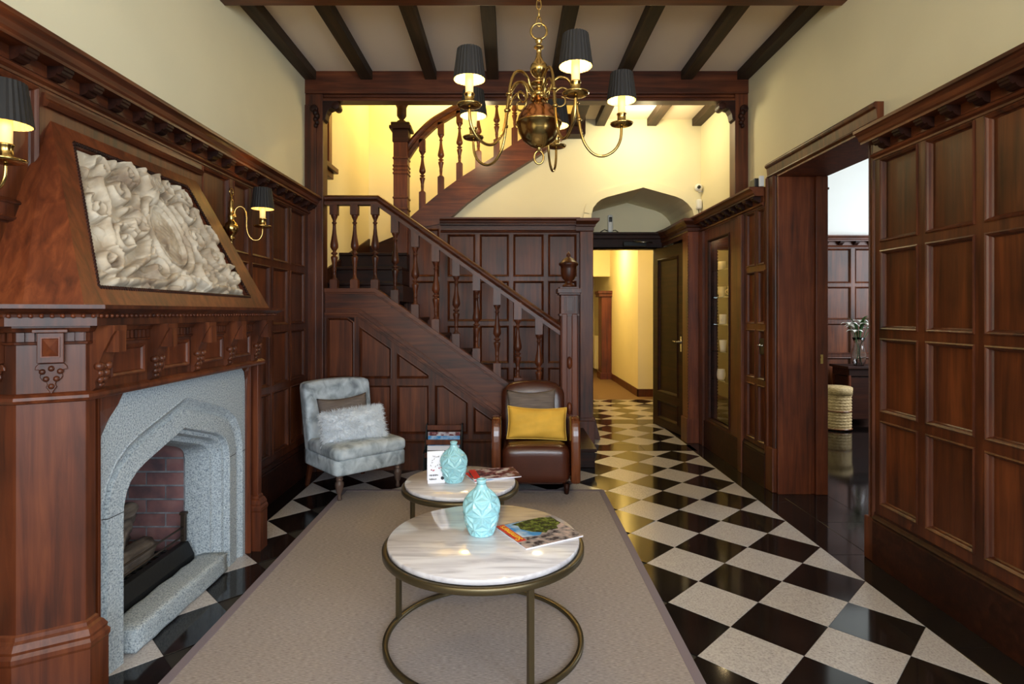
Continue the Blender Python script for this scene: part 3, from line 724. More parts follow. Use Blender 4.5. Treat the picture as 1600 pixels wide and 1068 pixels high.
# corridor beyond
m = MB(); m.box(0.3, 0.6, 7.34, 14.6, 0, 2.8); wc = struct('wall_corridor', m, PLASTER)
m = MB(); m.box(2.11, 2.75, 9.50, 12.0, 0, 2.8); m.box(2.45, 2.75, 7.34, 9.5, 0, 2.8); m.box(2.11, 2.75, 12.0, 14.6, 0, 2.8)
obj('corridor_side', m, PLASTER, wc)
m = MB(); m.box(0.3, 2.75, 14.5, 14.6, 0, 2.8); m.box(0.6, 2.11, 12.15, 12.25, 2.15, 2.8); obj('corridor_end', m, PLASTER, wc)
m = MB(); m.box(0.3, 2.75, 7.34, 14.6, 2.75, 2.85); struct('ceiling_corridor', m, PLASTER)
m = MB(); m.box(0.3, 2.75, 9.20, 14.6, -0.08, 0.004); struct('floor_corridor', m, CARPET)
m = MB(); m.box(2.095, 2.45, 9.485, 9.5, 0, 0.13); m.box(2.095, 2.11, 9.485, 11.9, 0, 0.13); struct('baseboard_corridor', m, WR)
cb = thing('corridor_cupboard', 'tall brown wooden cupboard pilaster standing at the end of the yellow corridor', 'cupboard', (2.0, 12.1, 0))
m = MB(); m.box(-0.10, 0.105, -0.15, 0.3, 0, 1.72); obj('body', m, WR, cb, bevel=0.004)
m = MB(); m.box(-0.16, 0.14, -0.2, 0.3, 1.72, 1.78); m.box(-0.18, 0.14, -0.22, 0.3, 1.78, 1.84); obj('cap', m, WR, cb, bevel=0.006)
m = MB(); m.box(-0.13, 0.12, -0.17, 0.3, 0, 0.14); obj('plinth', m, WR, cb, bevel=0.006)
rd = thing('radiator', 'cream column radiator on the wall far down the corridor', 'radiator', (2.0, 13.2, 0.1))
m = MB()
for k in range(6): m.box(-0.06, 0.08, k * 0.09, k * 0.09 + 0.065, 0, 0.75)
obj('columns', m, RADI, rd, bevel=0.012)

# ------------------------------------------------------------------ next room seen through the wide opening
m = MB(); m.box(2.41, 6.3, 7.60, 7.75, 0, 3.6); w2 = struct('wall_next_room', m, WHITEP)
m = MB(); m.box(2.41, 6.3, 2.2, 2.3, 0, 3.6); m.box(6.2, 6.3, 2.3, 4.6, 0, 3.6); m.box(6.2, 6.3, 6.6, 7.6, 0, 3.6); m.box(6.2, 6.3, 4.6, 6.6, 0, 1.2); m.box(6.2, 6.3, 4.6, 6.6, 3.2, 3.6)
obj('far_side', m, WHITEP, w2)
m = MB(); m.box(2.41, 6.3, 2.2, 7.7, 3.5, 3.6); struct('ceiling_next_room', m, WHITEP)
m = MB(); m.box(2.41, 6.3, 2.2, 7.7, -0.1, 0.0); struct('floor_next_room', m, DKFLOOR)
M2 = frame_back(7.60)
wainscot(w2, M2, grid_panels([(3.75, 4.09), (4.145, 4.48), (4.535, 4.87), (4.93, 5.27)]), 2.5, 5.8)
cornice(w2, M2, 2.45, 5.8, WX, step=0.2)
baseboard(w2, M2, 2.45, 5.8, WX)
MRB = frame_left(2.41)
cornice(w2, MRB, 4.62, 7.55, WY, mods=False)

bk = thing('wicker_basket', 'tall round pale wicker basket on the dark floor beyond the opening', 'basket', (3.90, 6.87, 0))
def wk(u, v):
    a = 2 * pi * u; z = 0.01 + v * 0.46
    r = 0.148 + 0.004 * sin(a * 20 + (pi if int(v * 26) % 2 else 0)) + 0.004 * sin(v * 26 * pi)
    return (r * cos(a), r * sin(a), z)
m = MB(); m.grid(wk, 80, 52, True); m.lathe([(0.001, 0.01), (0.145, 0.01)], (0, 0, 0), 24); obj('body', m, WICKER, bk)
for z in (0.02, 0.23):
    m = MB(); m.tube([(0.155 * cos(2 * pi * k / 28), 0.155 * sin(2 * pi * k / 28), z) for k in range(28)], 0.008, 6, True); obj('hoop', m, WO, bk)
m = MB(); m.lathe([(0.162, 0.42), (0.165, 0.50), (0.15, 0.512), (0.001, 0.515)], (0, 0, 0), 28); obj('lid', m, WICKER, bk)

cs = thing('console_table', 'dark wooden side table with thin legs against the far panelling', 'table', (4.42, 7.22, 0))
m = MB(); m.box(-0.30, 0.35, -0.2, 0.22, 0.70, 0.73); m.box(-0.27, 0.32, -0.17, 0.2, 0.61, 0.70); obj('tabletop', m, WD, cs, bevel=0.004)
m = MB(); m.box(-0.25, 0.30, -0.15, 0.19, 0.08, 0.60); obj('cabinet_body', m, WD, cs, bevel=0.004)
for x in (-0.26, 0.31):
    for y in (-0.16, 0.19):
        m = MB(); m.tube([(x, y, 0), (x, y, 0.62)], 0.018, 4, square=True); obj('leg', m, WR, cs)
vs = thing('flower_vase', 'clear glass vase of white lilies on the dark side table', 'vase', (4.34, 7.17, 0.7305))
m = MB(); m.lathe([(0.001, 0.0), (0.055, 0), (0.075, 0.05), (0.085, 0.14), (0.06, 0.24), (0.055, 0.30), (0.075, 0.35), (0.071, 0.35), (0.051, 0.30), (0.056, 0.24), (0.08, 0.14), (0.07, 0.05), (0.05, 0.008), (0.001, 0.008)], (0, 0, 0), 24); obj('glass_body', m, GLASS, vs)
rng = random.Random(3)
stems = []
for k in range(7):
    a = rng.uniform(0, 2 * pi); r_ = rng.uniform(0.06, 0.16); h_ = rng.uniform(0.40, 0.55)
    m = MB(); m.tube([(0.03 * cos(a + 2), 0.03 * sin(a + 2), 0.012), (0.02 * cos(a), 0.02 * sin(a), 0.25), (r_ * cos(a), r_ * sin(a), h_)], 0.004, 6)
    s_ = obj('stem', m, GLEAF, vs); stems.append((s_, r_ * cos(a), r_ * sin(a), h_, a))
    m = MB()
    for q in range(6):
        b = 2 * pi * q / 6
        def pet(u, v, b=b):
            L = 0.105 * u; wd = 0.028 * sin(pi * min(1, u * 0.95 + 0.05)) * (2 * v - 1)
            return (r_ * cos(a) + (L * cos(b) - wd * sin(b)), r_ * sin(a) + (L * sin(b) + wd * cos(b)), h_ + 0.05 * sin(u * 2.2) - 0.03 * u * u)
        m.grid(pet, 5, 2)
    obj('lily', m, PETAL, s_)
m = MB()
for k in range(9):
    a = rng.uniform(0, 2 * pi); L = rng.uniform(0.2, 0.34)
    def lf(u, v, a=a, L=L):
        wd = 0.018 * sin(pi * u) * (2 * v - 1); rr = 0.02 + 0.16 * u * u
        return (rr * cos(a) - wd * sin(a), rr * sin(a) + wd * cos(a), 0.30 + L * sin(u * 1.9))
    m.grid(lf, 6, 2)
obj('leaf', m, GLEAF, vs)

# ------------------------------------------------------------------ staircase
st = thing('staircase', 'dark carved wooden staircase with turned balusters rising left and curving back', 'staircase', (0.5, 5.1, 0))
SO = -Vector(st.location)
def stp(name, mb, mat, bevel=0, parent=None, kind=None):
    o = obj(name, mb, mat, parent or st, bevel)
    if parent is None: o.matrix_local = Matrix.Translation(SO)
    if kind: o['kind'] = kind
    return o
YF = 5.10
SL = 0.714
stop = lambda x: 0.812 - SL * (x + 0.115) if x > -1.19 else 0.812 - SL * (-1.19 + 0.115)
slow = lambda x: 0.484 - 0.70 * (x + 0.098)
LZ = stop(-2) + 0.02
RISE, TREAD = 0.168, 0.2353
for k in range(9):
    zt = RISE * (k + 1); xn = 0.78 - k * TREAD
    m = MB(); m.box(xn - TREAD - 0.03, xn - 0.02, 5.16, 6.21, max(0, zt - RISE - 0.02), zt - 0.03); m.box(xn - TREAD - 0.02, xn, 5.16, 6.21, zt - 0.03, zt)
    stp('step', m, WD, bevel=0.005)
m = MB(); m.box(XL, -1.10, 5.16, 5.52, RISE * 9 - 0.2, RISE * 9); stp('landing', m, WD)
for k in range(3):
    zt = RISE * (10 + k); yn = 5.48 + 0.27 * k
    m = MB(); m.box(XL, -1.08 if k else -1.02, yn + 0.02, 7.28, zt - RISE - 0.02, zt - 0.03); m.box(XL, -1.08, yn, 7.28, zt - 0.03, zt); stp('step', m, WD, bevel=0.005)
for k in range(8):
    zt = RISE * (13 + k); xn = -1.15 + k * 0.235
    m = MB(); m.box(xn, xn + 0.28, 6.36, 7.28, zt - RISE - 0.02, zt); stp('step', m, WD)
# raking skirting on the far stairwell wall
m = MB(); m.prism([(XL, 2.02), (-0.9, 2.42), (-0.9, 2.58), (XL, 2.22)], 'xz', 7.27, 7.299); stp('wall_skirting', m, WD)
m = MB(); m.prism([(5.2, 1.55), (7.28, 2.15), (7.28, 2.32), (5.2, 1.70)], 'yz', XL, XL + 0.02); stp('wall_skirting', m, WD)

# closed string of the lower flight
def pl(*p): return list(p)
m = MB()
XE = 0.46
face = [(-1.635, slow(-1.34) + 0.03), (-1.34, slow(-1.34) + 0.03), (XE, slow(XE)), (XE, stop(XE)), (-1.19, LZ - 0.02), (-1.635, LZ - 0.02)]
m.prism(face, 'xz', YF - 0.012, YF + 0.05)
sg = stp('string', m, WX, bevel=0.003)
sg_mat_fix = None
m = MB()                                  # capping rail of the string and its lower moulding
top_ln = [(-1.635, LZ - 0.02), (-1.19, LZ - 0.02), (XE, stop(XE))]
def strip_line(mb, ln, d0, d1, y0, y1):
    a = offset_path(ln, d0); b = offset_path(ln, d1); mb.prism(a + b[::-1], 'xz', y0, y1)
strip_line(m, top_ln, -0.025, 0.012, YF - 0.035, YF + 0.065)
strip_line(m, top_ln, 0.012, 0.026, YF - 0.024, YF + 0.05)
bot_ln = [(-1.635, slow(-1.34) + 0.03), (-1.34, slow(-1.34) + 0.03), (XE, slow(XE))]
strip_line(m, bot_ln, -0.006, 0.014, YF - 0.030, YF)
strip_line(m, bot_ln, 0.014, 0.030, YF - 0.020, YF)
strip_line(m, bot_ln, -0.045, -0.036, YF - 0.020, YF)
stp('string_moulding', m, WX, bevel=0.002)
# panelling below the string
MS = frame_back(YF)
m = MB(MS); polys = []
colx = [(-1.66 + 0.04, -1.377), (-1.332, -1.048), (-1.0, -0.714), (-0.665, -0.37), (-0.325, -0.04), (0.005, 0.29)]
for a, b in colx:
    for c, d in ((0.315, 0.750), (0.806, 1.345)):
        p = clip(rect(a, b, c, d), 0.70, 1.0, 0.484 - 0.70 * 0.098 - 0.075)
        if len(p) >= 3 and abs(area2(p)) > 0.006:
            q = []
            for v in p:
                if not q or (Vector(v) - Vector(q[-1])).length > 0.012: q.append(v)
            polys.append(q)
bars = [rect(-1.64, 0.47, 0.26, 0.315), rect(-1.64, 0.47, 0.750, 0.806), rect(-1.64, -1.3, 1.345, 1.398)]
edges = [(-1.64, colx[0][0])] + [(colx[i][1], colx[i + 1][0]) for i in range(5)] + [(0.29, 0.47)]
bars += [rect(a, b, 0.2, 1.40) for a, b in edges]
for bi_, bb_ in enumerate(bars):
    p = clip(bb_, 0.70, 1.0, 0.484 - 0.70 * 0.098 - 0.0)
    if len(p) >= 3: m.prism(p, 'xz', -0.001 - 0.0003 * bi_, 0.0104 if bi_ < 3 else 0.0099)
ln = [(-1.34, slow(-1.34) - 0.0), (XE, slow(XE) - 0.0)]
strip_line(m, ln, 0.0, 0.062, 0.0, 0.0095)
RG2 = [(0, 0.010), (0, 0.014), (0.006, 0.016), (0.012, 0.010), (0.018, 0.002), (0.022, -0.004)]
for p in polys: m.ring(p, RG2)
fr = stp('side_panelling', m, WV)
for p in polys:
    mm = MB(MS); mm.prism(offset_path(ccw(p), 0.0, True), 'xz', -0.02, -0.003); obj('panel', mm, WP, fr)
m = MB(MS); m.prism([(-0.02, 0), (0.022, 0), (0.022, 0.235), (0.014, 0.245), (0.020, 0.255), (0.010, 0.27), (-0.02, 0.27)], 'yz', -1.635, 0.47)
stp('side_baseboard', m, WV)

BAL = [(0.0, 0.030), (0.012, 0.030), (0.02, 0.018), (0.03, 0.022), (0.04, 0.014), (0.13, 0.015), (0.14, 0.019), (0.15, 0.014), (0.17, 0.019), (0.18, 0.015), (0.20, 0.016),
       (0.27, 0.021), (0.335, 0.029), (0.36, 0.027), (0.37, 0.015), (0.385, 0.014), (0.40, 0.027), (0.415, 0.028), (0.43, 0.015), (0.445, 0.014), (0.465, 0.022), (0.50, 0.033),
       (0.545, 0.033), (0.60, 0.028), (0.70, 0.019), (0.80, 0.014), (0.86, 0.013), (0.87, 0.020), (0.885, 0.020), (0.895, 0.013), (0.92, 0.014), (0.96, 0.024), (0.985, 0.029), (1.0, 0.029)]
def baluster(x, y, z0, z1, bot, topb, mat=WV, s=1.0, parent=None):
    m = MB(); b = 0.033 * s
    m.box(x - b, x + b, y - b, y + b, z0, z0 + bot); m.box(x - b, x + b, y - b, y + b, z1 - topb, z1)
    a0, a1 = z0 + bot, z1 - topb
    m.lathe([(r_ * s * 1.05, a0 + t * (a1 - a0)) for t, r_ in BAL], (x, y, 0), 14)
    return stp('baluster', m, mat)
railb = lambda x: (2.34 if x < -1.19 else 2.34 - 0.705 * (x + 1.19))
for u in (521.6, 553.6, 585.6, 617, 648.6, 680.7, 712.7, 744.5, 776.7, 809, 842):
    x = (u - 797) / F * YF
    z0 = (LZ if x < -1.19 else stop(x)) - 0.03; flat = x < -1.18
    baluster(x, YF + 0.015, z0, railb(x) + 0.025, 0.11 if flat else 0.16, 0.11 if flat else 0.15)
def rail(path, w_, name='handrail', h=0.09):
    """moulded rail: sweep of a section along a path in the xz plane at given y"""
    m = MB(); sec = [(-0.030, 0.0), (0.030, 0.0), (0.030, 0.030), (0.022, 0.040), (0.036, 0.052), (0.038, 0.066), (0.026, 0.082), (0.010, 0.090), (-0.010, 0.090), (-0.026, 0.082), (-0.038, 0.066), (-0.036, 0.052), (-0.022, 0.040), (-0.030, 0.030)]
    xz = [(p[0], p[2]) for p in path]; ys = [p[1] for p in path]; rows = []
    for dy, dz in sec:
        q = offset_path(xz, -dz * h / 0.09); rows.append([m.pt(a, ys[i] + dy * w_, b) for i, (a, b) in enumerate(q)])
    n = len(sec)
    for i in range(n):
        a, b = rows[i], rows[(i + 1) % n]
        for k in range(len(path) - 1): m.face((a[k], a[k + 1], b[k + 1], b[k]))
    m.face([r_[0] for r_ in rows]); m.face([r_[-1] for r_ in rows])
    return stp(name, m, WX)
rail([(-1.64, YF + 0.015, 2.34), (-1.19, YF + 0.015, 2.34), (0.44, YF + 0.015, 2.34 - 0.705 * 1.63)], 1.15)
# newel at the foot
nx, ny = 0.52, YF + 0.02
m = MB(); m.box(nx - 0.078, nx + 0.078, ny - 0.078, ny + 0.078, 0, 1.545)
for s in (-1, 1):
    m.box(nx + s * 0.045 - 0.025, nx + s * 0.045 + 0.025, ny - 0.092, ny - 0.07, 0.25, 1.38)
for z in (0.55, 0.95): m.ball((nx, ny - 0.075, z), 0.026, 10, 2.2)
nw = stp('newel_post', m, WR, bevel=0.006)
nw.location = SO
m = MB(); m.box(nx - 0.088, nx + 0.088, ny - 0.088, ny + 0.088, 1.36, 1.38); m.box(nx - 0.092, nx + 0.092, ny - 0.092, ny + 0.092, 1.545, 1.56)
m.box(nx - 0.105, nx + 0.105, ny - 0.105, ny + 0.105, 1.56, 1.60); m.box(nx - 0.085, nx + 0.085, ny - 0.085, ny + 0.085, 1.60, 1.615)
m.box(nx - 0.03, nx + 0.03, ny - 0.088, ny - 0.078, 1.40, 1.53); m.box(nx - 0.045, nx + 0.045, ny - 0.082, ny - 0.078, 1.39, 1.54)
obj('newel_cap', m, WV, nw, bevel=0.004)
m = MB(); m.lathe([(0.05, 1.615), (0.055, 1.63), (0.035, 1.645), (0.03, 1.655), (0.034, 1.67), (0.055, 1.69), (0.068, 1.73), (0.070, 1.775), (0.072, 1.80), (0.085, 1.81), (0.088, 1.825), (0.070, 1.84), (0.045, 1.868), (0.022, 1.878), (0.016, 1.886), (0.020, 1.90), (0.012, 1.915), (0.001, 1.935)], (nx, ny, 0), 20)
obj('urn_finial', m, WV, nw)
# tall newel at the turn
nx, ny = -1.165, 6.19
m = MB(); m.box(nx - 0.075, nx + 0.075, ny - 0.075, ny + 0.075, 0.9, 3.33)
for z in (2.36, 2.48, 2.60, 2.86, 2.90, 2.94, 3.02):
    m.box(nx - 0.083, nx + 0.083, ny - 0.083, ny + 0.083, z, z + 0.022)
nw2 = stp('newel_post', m, WV, bevel=0.006)
m = MB(); m.box(nx - 0.10, nx + 0.10, ny - 0.10, ny + 0.10, 3.37, 3.41); m.box(nx - 0.115, nx + 0.115, ny - 0.115, ny + 0.115, 3.335, 3.372)
m.box(nx - 0.085, nx + 0.085, ny - 0.085, ny + 0.085, 3.20, 3.335)
obj('newel_cap', m, WD, nw2, bevel=0.008)
m = MB(); m.lathe([(0.06, 3.41), (0.05, 3.44), (0.022, 3.46), (0.035, 3.475), (0.052, 3.50), (0.052, 3.58), (0.058, 3.60), (0.075, 3.63), (0.07, 3.66), (0.03, 3.70), (0.001, 3.74)], (nx, ny, 0), 18); obj('turned_finial', m, WD, nw2)
# curved upper string with its handrail and balusters
m = MB()
N_ = 28
def lerp_line(line, t):
    d = [0]
    for a, b in zip(line, line[1:]): d.append(d[-1] + (Vector(b) - Vector(a)).length)
    s = t * d[-1]
    for i in range(len(line) - 1):
        if s <= d[i + 1] + 1e-9:
            k = (s - d[i]) / (d[i + 1] - d[i]); return tuple(Vector(line[i]).lerp(Vector(line[i + 1]), k))
    return line[-1]
lowline = [(-1.09, 2.30), (-0.9, 2.31)] + list(strlow)
rows = []
for i in range(N_ + 1):
    a = lerp_line(strtop, i / N_); b = lerp_line(lowline, i / N_)
    rows.append([m.pt(a[0], 6.17, a[1]), m.pt(b[0], 6.17, b[1]), m.pt(b[0], 6.36, b[1]), m.pt(a[0], 6.36, a[1])])
for a, b in zip(rows, rows[1:]):
    for k in range(4): m.face((a[k], a[(k + 1) % 4], b[(k + 1) % 4], b[k]))
m.face(rows[0]); m.face(rows[-1])
stp('upper_string', m, WX)
rb = [(-1.09, 3.04), (-0.98, 3.20), (-0.82, 3.365), (-0.68, 3.46), (-0.534, 3.546), (-0.2, 3.74), (0.2, 3.99), (0.5, 4.18)]
def curve_pts(line, n=5):
    out = []
    for i in range(len(line) - 1):
        p0 = Vector(line[max(0, i - 1)]); p1 = Vector(line[i]); p2 = Vector(line[i + 1]); p3 = Vector(line[min(len(line) - 1, i + 2)])
        for k in range(n):
            t = k / n; out.append(tuple(0.5 * ((2 * p1) + (p2 - p0) * t + (2 * p0 - 5 * p1 + 4 * p2 - p3) * t * t + (3 * p1 - p0 - 3 * p2 + p3) * t ** 3)))
    out.append(tuple(line[-1])); return out
rail([(x, 6.22, z) for x, z in curve_pts(rb)], 1.1, h=0.115)
for u in (660, 689, 718, 747.5, 776, 804, 833):
    x = (u - 797) / F * 6.22
    z0 = yint(strtop, x) - 0.03; z1 = yint(rb, x) + 0.02
    baluster(x, 6.22, z0, z1, 0.20, 0.13)
# trimmer that carries the end of the flight
m = MB(); m.box(0.64, 0.76, 5.16, 6.27, 3.36, ZC); m.box(0.60, 0.80, 6.10, 6.27, 3.28, ZC); struct('trim_5', m, WD, bevel=0.004)

# stair window casing on the left wall
win = MB(); win.box(XL, XL + 0.05, 5.54, 5.63, 2.80, 3.75); win.box(XL, XL + 0.05, 5.17, 5.22, 2.8, 3.75)
wn = struct('window_1', win, WR, bevel=0.003)
m = MB(); m.box(XL, XL + 0.10, 5.17, 5.68, 2.75, 2.80); m.box(XL, XL + 0.06, 5.17, 5.65, 2.69, 2.75); obj('window_sill', m, WR, wn, bevel=0.006)
m = MB(); m.poly([(XL + 0.005, 5.22, 2.8), (XL + 0.005, 5.54, 2.8), (XL + 0.005, 5.54, 3.75), (XL + 0.005, 5.22, 3.75)]); obj('pane', m, PANE, wn)

# ------------------------------------------------------------------ fireplace
fp = thing('fireplace', 'carved dark wood chimneypiece with grey stone Tudor arch and sloping hood', 'fireplace', (-1.62, 2.72, 0))
FO = Matrix.Translation(-Vector(fp.location))
def fpp(name, mb, mat, bevel=0, kind=None, seg=2):
    o = obj(name, mb, mat, fp, bevel, seg=seg); o.matrix_local = FO
    if kind: o['kind'] = kind
    return o
YC_ = 2.72
mir = lambda y: 2 * YC_ - y
X0 = XL + 0.002
PIER = [(X0, 1.912), (-1.64, 1.912), (-1.48, 2.009), (-1.48, 2.058), (-1.57, 2.058)]
FULLP = [(X0, 1.912), (-1.64, 1.912), (-1.48, 2.009), (-1.48, mir(2.009)), (-1.64, mir(1.912)), (X0, mir(1.912))]
for far in (False, True):
    pp = [(x, mir(y)) for x, y in PIER][::-1] if far else PIER
    m = MB(); poly = [(x, mir(y) if far else y) for x, y in [(X0, 2.058)] + PIER]
    m.prism(poly, 'xy', 0.25, 1.10)
    pe = fpp('pier', m, WR, bevel=0.003)
    m = MB(); m.plan(pp, [(0.027, 0), (0.027, 0.225), (0.031, 0.235), (0.031, 0.250), (0.024, 0.262), (0.026, 0.272), (0.016, 0.292), (0.008, 0.300), (0.006, 0.312), (0, 0.318)], 1)
    obj('plinth', m, WR, pe)
# frieze block
m = MB(); m.prism([(p[0], p[1]) for p in FULLP], 'xy', 1.10, 1.345)
frz = fpp('frieze', m, WV, bevel=0.003)
m = MB(); m.plan(FULLP, [(0.0, 1.082), (0.014, 1.086), (0.020, 1.096), (0.018, 1.106), (0.008, 1.114), (0.0, 1.118)], 1)
obj('frieze_moulding', m, WR, frz)
# dentil band
m = MB()
for a, b in zip(FULLP, FULLP[1:]):
    L = (Vector(b) - Vector(a)).length; Mx = frame_seg(a, b, 1); n = max(1, int(L / 0.024))
    for k in range(n):
        m.M = Mx; s_ = L * (k + 0.15) / n; m.box(s_, s_ + L * 0.7 / n, 0, 0.011, 1.292, 1.322)
m.M = Matrix(); m.plan(FULLP, [(0.0, 1.280), (0.010, 1.282), (0.012, 1.290), (0.004, 1.292)], 1)
m.plan(FULLP, [(0.004, 1.322), (0.018, 1.324), (0.026, 1.338), (0.026, 1.345)], 1)
obj('dentil_band', m, WV, frz)['kind'] = 'stuff'
# frieze panels and scroll corbels on the long face
MF = frame_left(-1.48)
cy = [2.06, 2.38, 2.70, 3.01, 3.32]
corb = MB()
side = [(0.0, 1.345), (0.088, 1.345), (0.088, 1.325), (0.075, 1.305), (0.045, 1.245), (0.030, 1.205), (0.034, 1.195), (0.028, 1.185), (0.030, 1.165), (0.018, 1.145), (0.020, 1.125), (0.006, 1.112), (0.0, 1.11)]
corb.prism(side, 'yz', -0.032, 0.032); corb.box(-0.02, 0.02, 0.05, 0.094, 1.25, 1.325)
for k, (z, r_) in enumerate(((1.20, 0.017), (1.175, 0.015), (1.152, 0.013), (1.132, 0.010))):
    corb.ball((-0.022 + 0.006 * k, 0.026 - 0.003 * k, z), r_, 8); corb.ball((0.022 - 0.006 * k, 0.026 - 0.003 * k, z), r_, 8)
cme = corb.mesh('corbel', WV)
for y in cy: inst('corbel', cme, frz, MF @ Matrix.Translation((y, 0, 0)))
for a, b in zip(cy, cy[1:]):
    m = MB(MF); pr_ = rect(a + 0.06, b - 0.06, 1.150, 1.268)
    m.ring(pr_, [(0, 0.0), (0, 0.010), (0.006, 0.014), (0.014, 0.010), (0.018, 0.003)]); m.box(a + 0.078, b - 0.078, 0.0, 0.003, 1.168, 1.25)
    obj('frieze_panel', m, WR, frz)
# pendant block and carved leaf on the two visible faces of the pier
leaf = [(-0.055, 0.0), (0.055, 0.0), (0.068, -0.012), (0.072, -0.028), (0.055, -0.028), (0.045, -0.040), (0.050, -0.058), (0.040, -0.074), (0.022, -0.078), (0.018, -0.092), (0.024, -0.104), (0.012, -0.118), (0.004, -0.132),
        (-0.004, -0.132), (-0.012, -0.118), (-0.024, -0.104), (-0.018, -0.092), (-0.022, -0.078), (-0.040, -0.074), (-0.050, -0.058), (-0.045, -0.040), (-0.055, -0.028), (-0.072, -0.028), (-0.068, -0.012)]
def leafset(Mx):
    m = MB(Mx)
    m.prism([(x * 0.62, 1.218 + z * 0.78) for x, z in leaf], 'xz', 0.0, 0.010)
    m.box(-0.036, 0.036, 0, 0.030, 1.22, 1.322); m.box(-0.048, 0.048, 0, 0.042, 1.322, 1.334)
    for k, (x, z) in enumerate(((-0.024, 1.19), (0.024, 1.19), (-0.014, 1.165), (0.014, 1.165), (0, 1.14), (0, 1.20))): m.ball((x, 0.010, z), 0.010, 8)
    o = obj('carved_leaf', m, WV, frz, bevel=0.002, seg=1)
    m = MB(Mx); a = [(-0.022, 1.243), (0.022, 1.243), (0.022, 1.303), (-0.022, 1.303)]
    m.ring(a, [(-0.004, 0.030), (-0.004, 0.035), (0.0, 0.035), (0.004, 0.030)])
    c = m.pt(0, 0.046, 1.273); ids = [m.pt(x, 0.030, z) for x, z in a]
    for k in range(4): m.face((ids[k], ids[(k + 1) % 4], c))
    obj('pyramid_boss', m, WR, frz)
for a, b in ((FULLP[1], FULLP[2]), (FULLP[0], FULLP[1]), (FULLP[3], FULLP[4])):
    mid = (Vector(a) + Vector(b)) / 2; d = (Vector(b) - Vector(a)).normalized(); n = Vector((d.y, -d.x))
    leafset(Matrix(((d.x, n.x, 0, mid.x), (d.y, n.y, 0, mid.y), (0, 0, 1, 0), (0, 0, 0, 1))))
# mantel shelf
m = MB(); m.plan(FULLP, [(0.0, 1.345), (0.066, 1.345), (0.066, 1.374), (0.072, 1.374), (0.074, 1.383), (0.078, 1.387), (0.086, 1.390), (0.104, 1.400), (0.112, 1.403), (0.112, 1.416), (0.0, 1.416)], 1)
sh = fpp('mantel_shelf', m, WV)
q = offset_path(FULLP, 0.111); m = MB(); m.prism(q, 'xy', 1.404, 1.4165); obj('shelf_top', m, WV, sh)
m = MB()
q = offset_path(FULLP, 0.074)
for a, b in zip(q, q[1:]):
    L = (Vector(b) - Vector(a)).length; n = max(1, int(L / 0.026))
    for k in range(n):
        p = Vector(a).lerp(Vector(b), (k + 0.5) / n); m.ball((p.x, p.y, 1.3785), 0.0072, 6)
obj('bead_moulding', m, WR, sh)['kind'] = 'stuff'

# stone surround : Tudor arch orders swept round the opening
XS = -1.53
arch_in = [(-0.43, 0.0), (-0.43, 0.56), (-0.427, 0.62), (-0.412, 0.67), (-0.385, 0.707), (-0.345, 0.735), (-0.29, 0.758), (-0.15, 0.80), (0.0, 0.845),
           (0.15, 0.80), (0.29, 0.758), (0.345, 0.735), (0.385, 0.707), (0.412, 0.67), (0.427, 0.62), (0.43, 0.56), (0.43, 0.0)]
outer = [(-0.605, 0.0), (-0.605, 0.80), (-0.60, 0.86), (-0.57, 0.93), (-0.53, 0.985), (-0.48, 1.03), (-0.44, 1.082), (-0.2, 1.086), (0.0, 1.088),
         (0.2, 1.086), (0.50, 1.085), (0.56, 1.075), (0.59, 1.05), (0.603, 1.0), (0.605, 0.93), (0.605, 0.85), (0.605, 0.0)]
def arch_rows(mb, prof):
    rows = []
    for o, x in prof:
        pts = outer if o is None else offset_path(arch_in, -o)
        rows.append([mb.pt(x, YC_ + a, b if b > 0 else 0.0) for a, b in pts])
    for a, b in zip(rows, rows[1:]):
        for k in range(len(arch_in) - 1): mb.face((a[k], a[k + 1], b[k + 1], b[k]))
m = MB(); arch_rows(m, [(None, XS - 0.05), (None, XS), (0.144, XS), (0.140, XS + 0.003), (0.134, XS - 0.002), (0.112, XS - 0.020), (0.096, XS - 0.026), (0.090, XS - 0.026), (0.086, XS - 0.010), (0.004, XS - 0.004), (0.0, XS - 0.008), (-0.004, XS - 0.034)])
m2 = fpp('stone_surround', m, GRANITE)
m = MB(); arch_rows(m, [(-0.004, XS - 0.034), (-0.022, XS - 0.038), (-0.030, XS - 0.075), (-0.040, XS - 0.082), (-0.054, XS - 0.085), (-0.062, XS - 0.125), (-0.066, XS - 0.205), (-0.066, XS - 0.21)])
obj('inner_order', m, GRANITE, m2)
for s in (-1, 1):                                   # thin joints of the jamb blocks
    m = MB(); pr0 = [(0.175, XS), (0.144, XS), (0.140, XS + 0.003), (0.134, XS - 0.002), (0.112, XS - 0.020), (0.096, XS - 0.026), (0.090, XS - 0.026), (0.086, XS - 0.010), (0.004, XS - 0.004)]
    for (o0, x0), (o1, x1) in zip(pr0, pr0[1:]):
        m.poly([(x0 + .0008, YC_ + s * (0.43 + o0), 0.598), (x1 + .0008, YC_ + s * (0.43 + o1), 0.598), (x1 + .0008, YC_ + s * (0.43 + o1), 0.6015), (x0 + .0008, YC_ + s * (0.43 + o0), 0.6015)])
    obj('stone_joint', m, SOOT, m2)

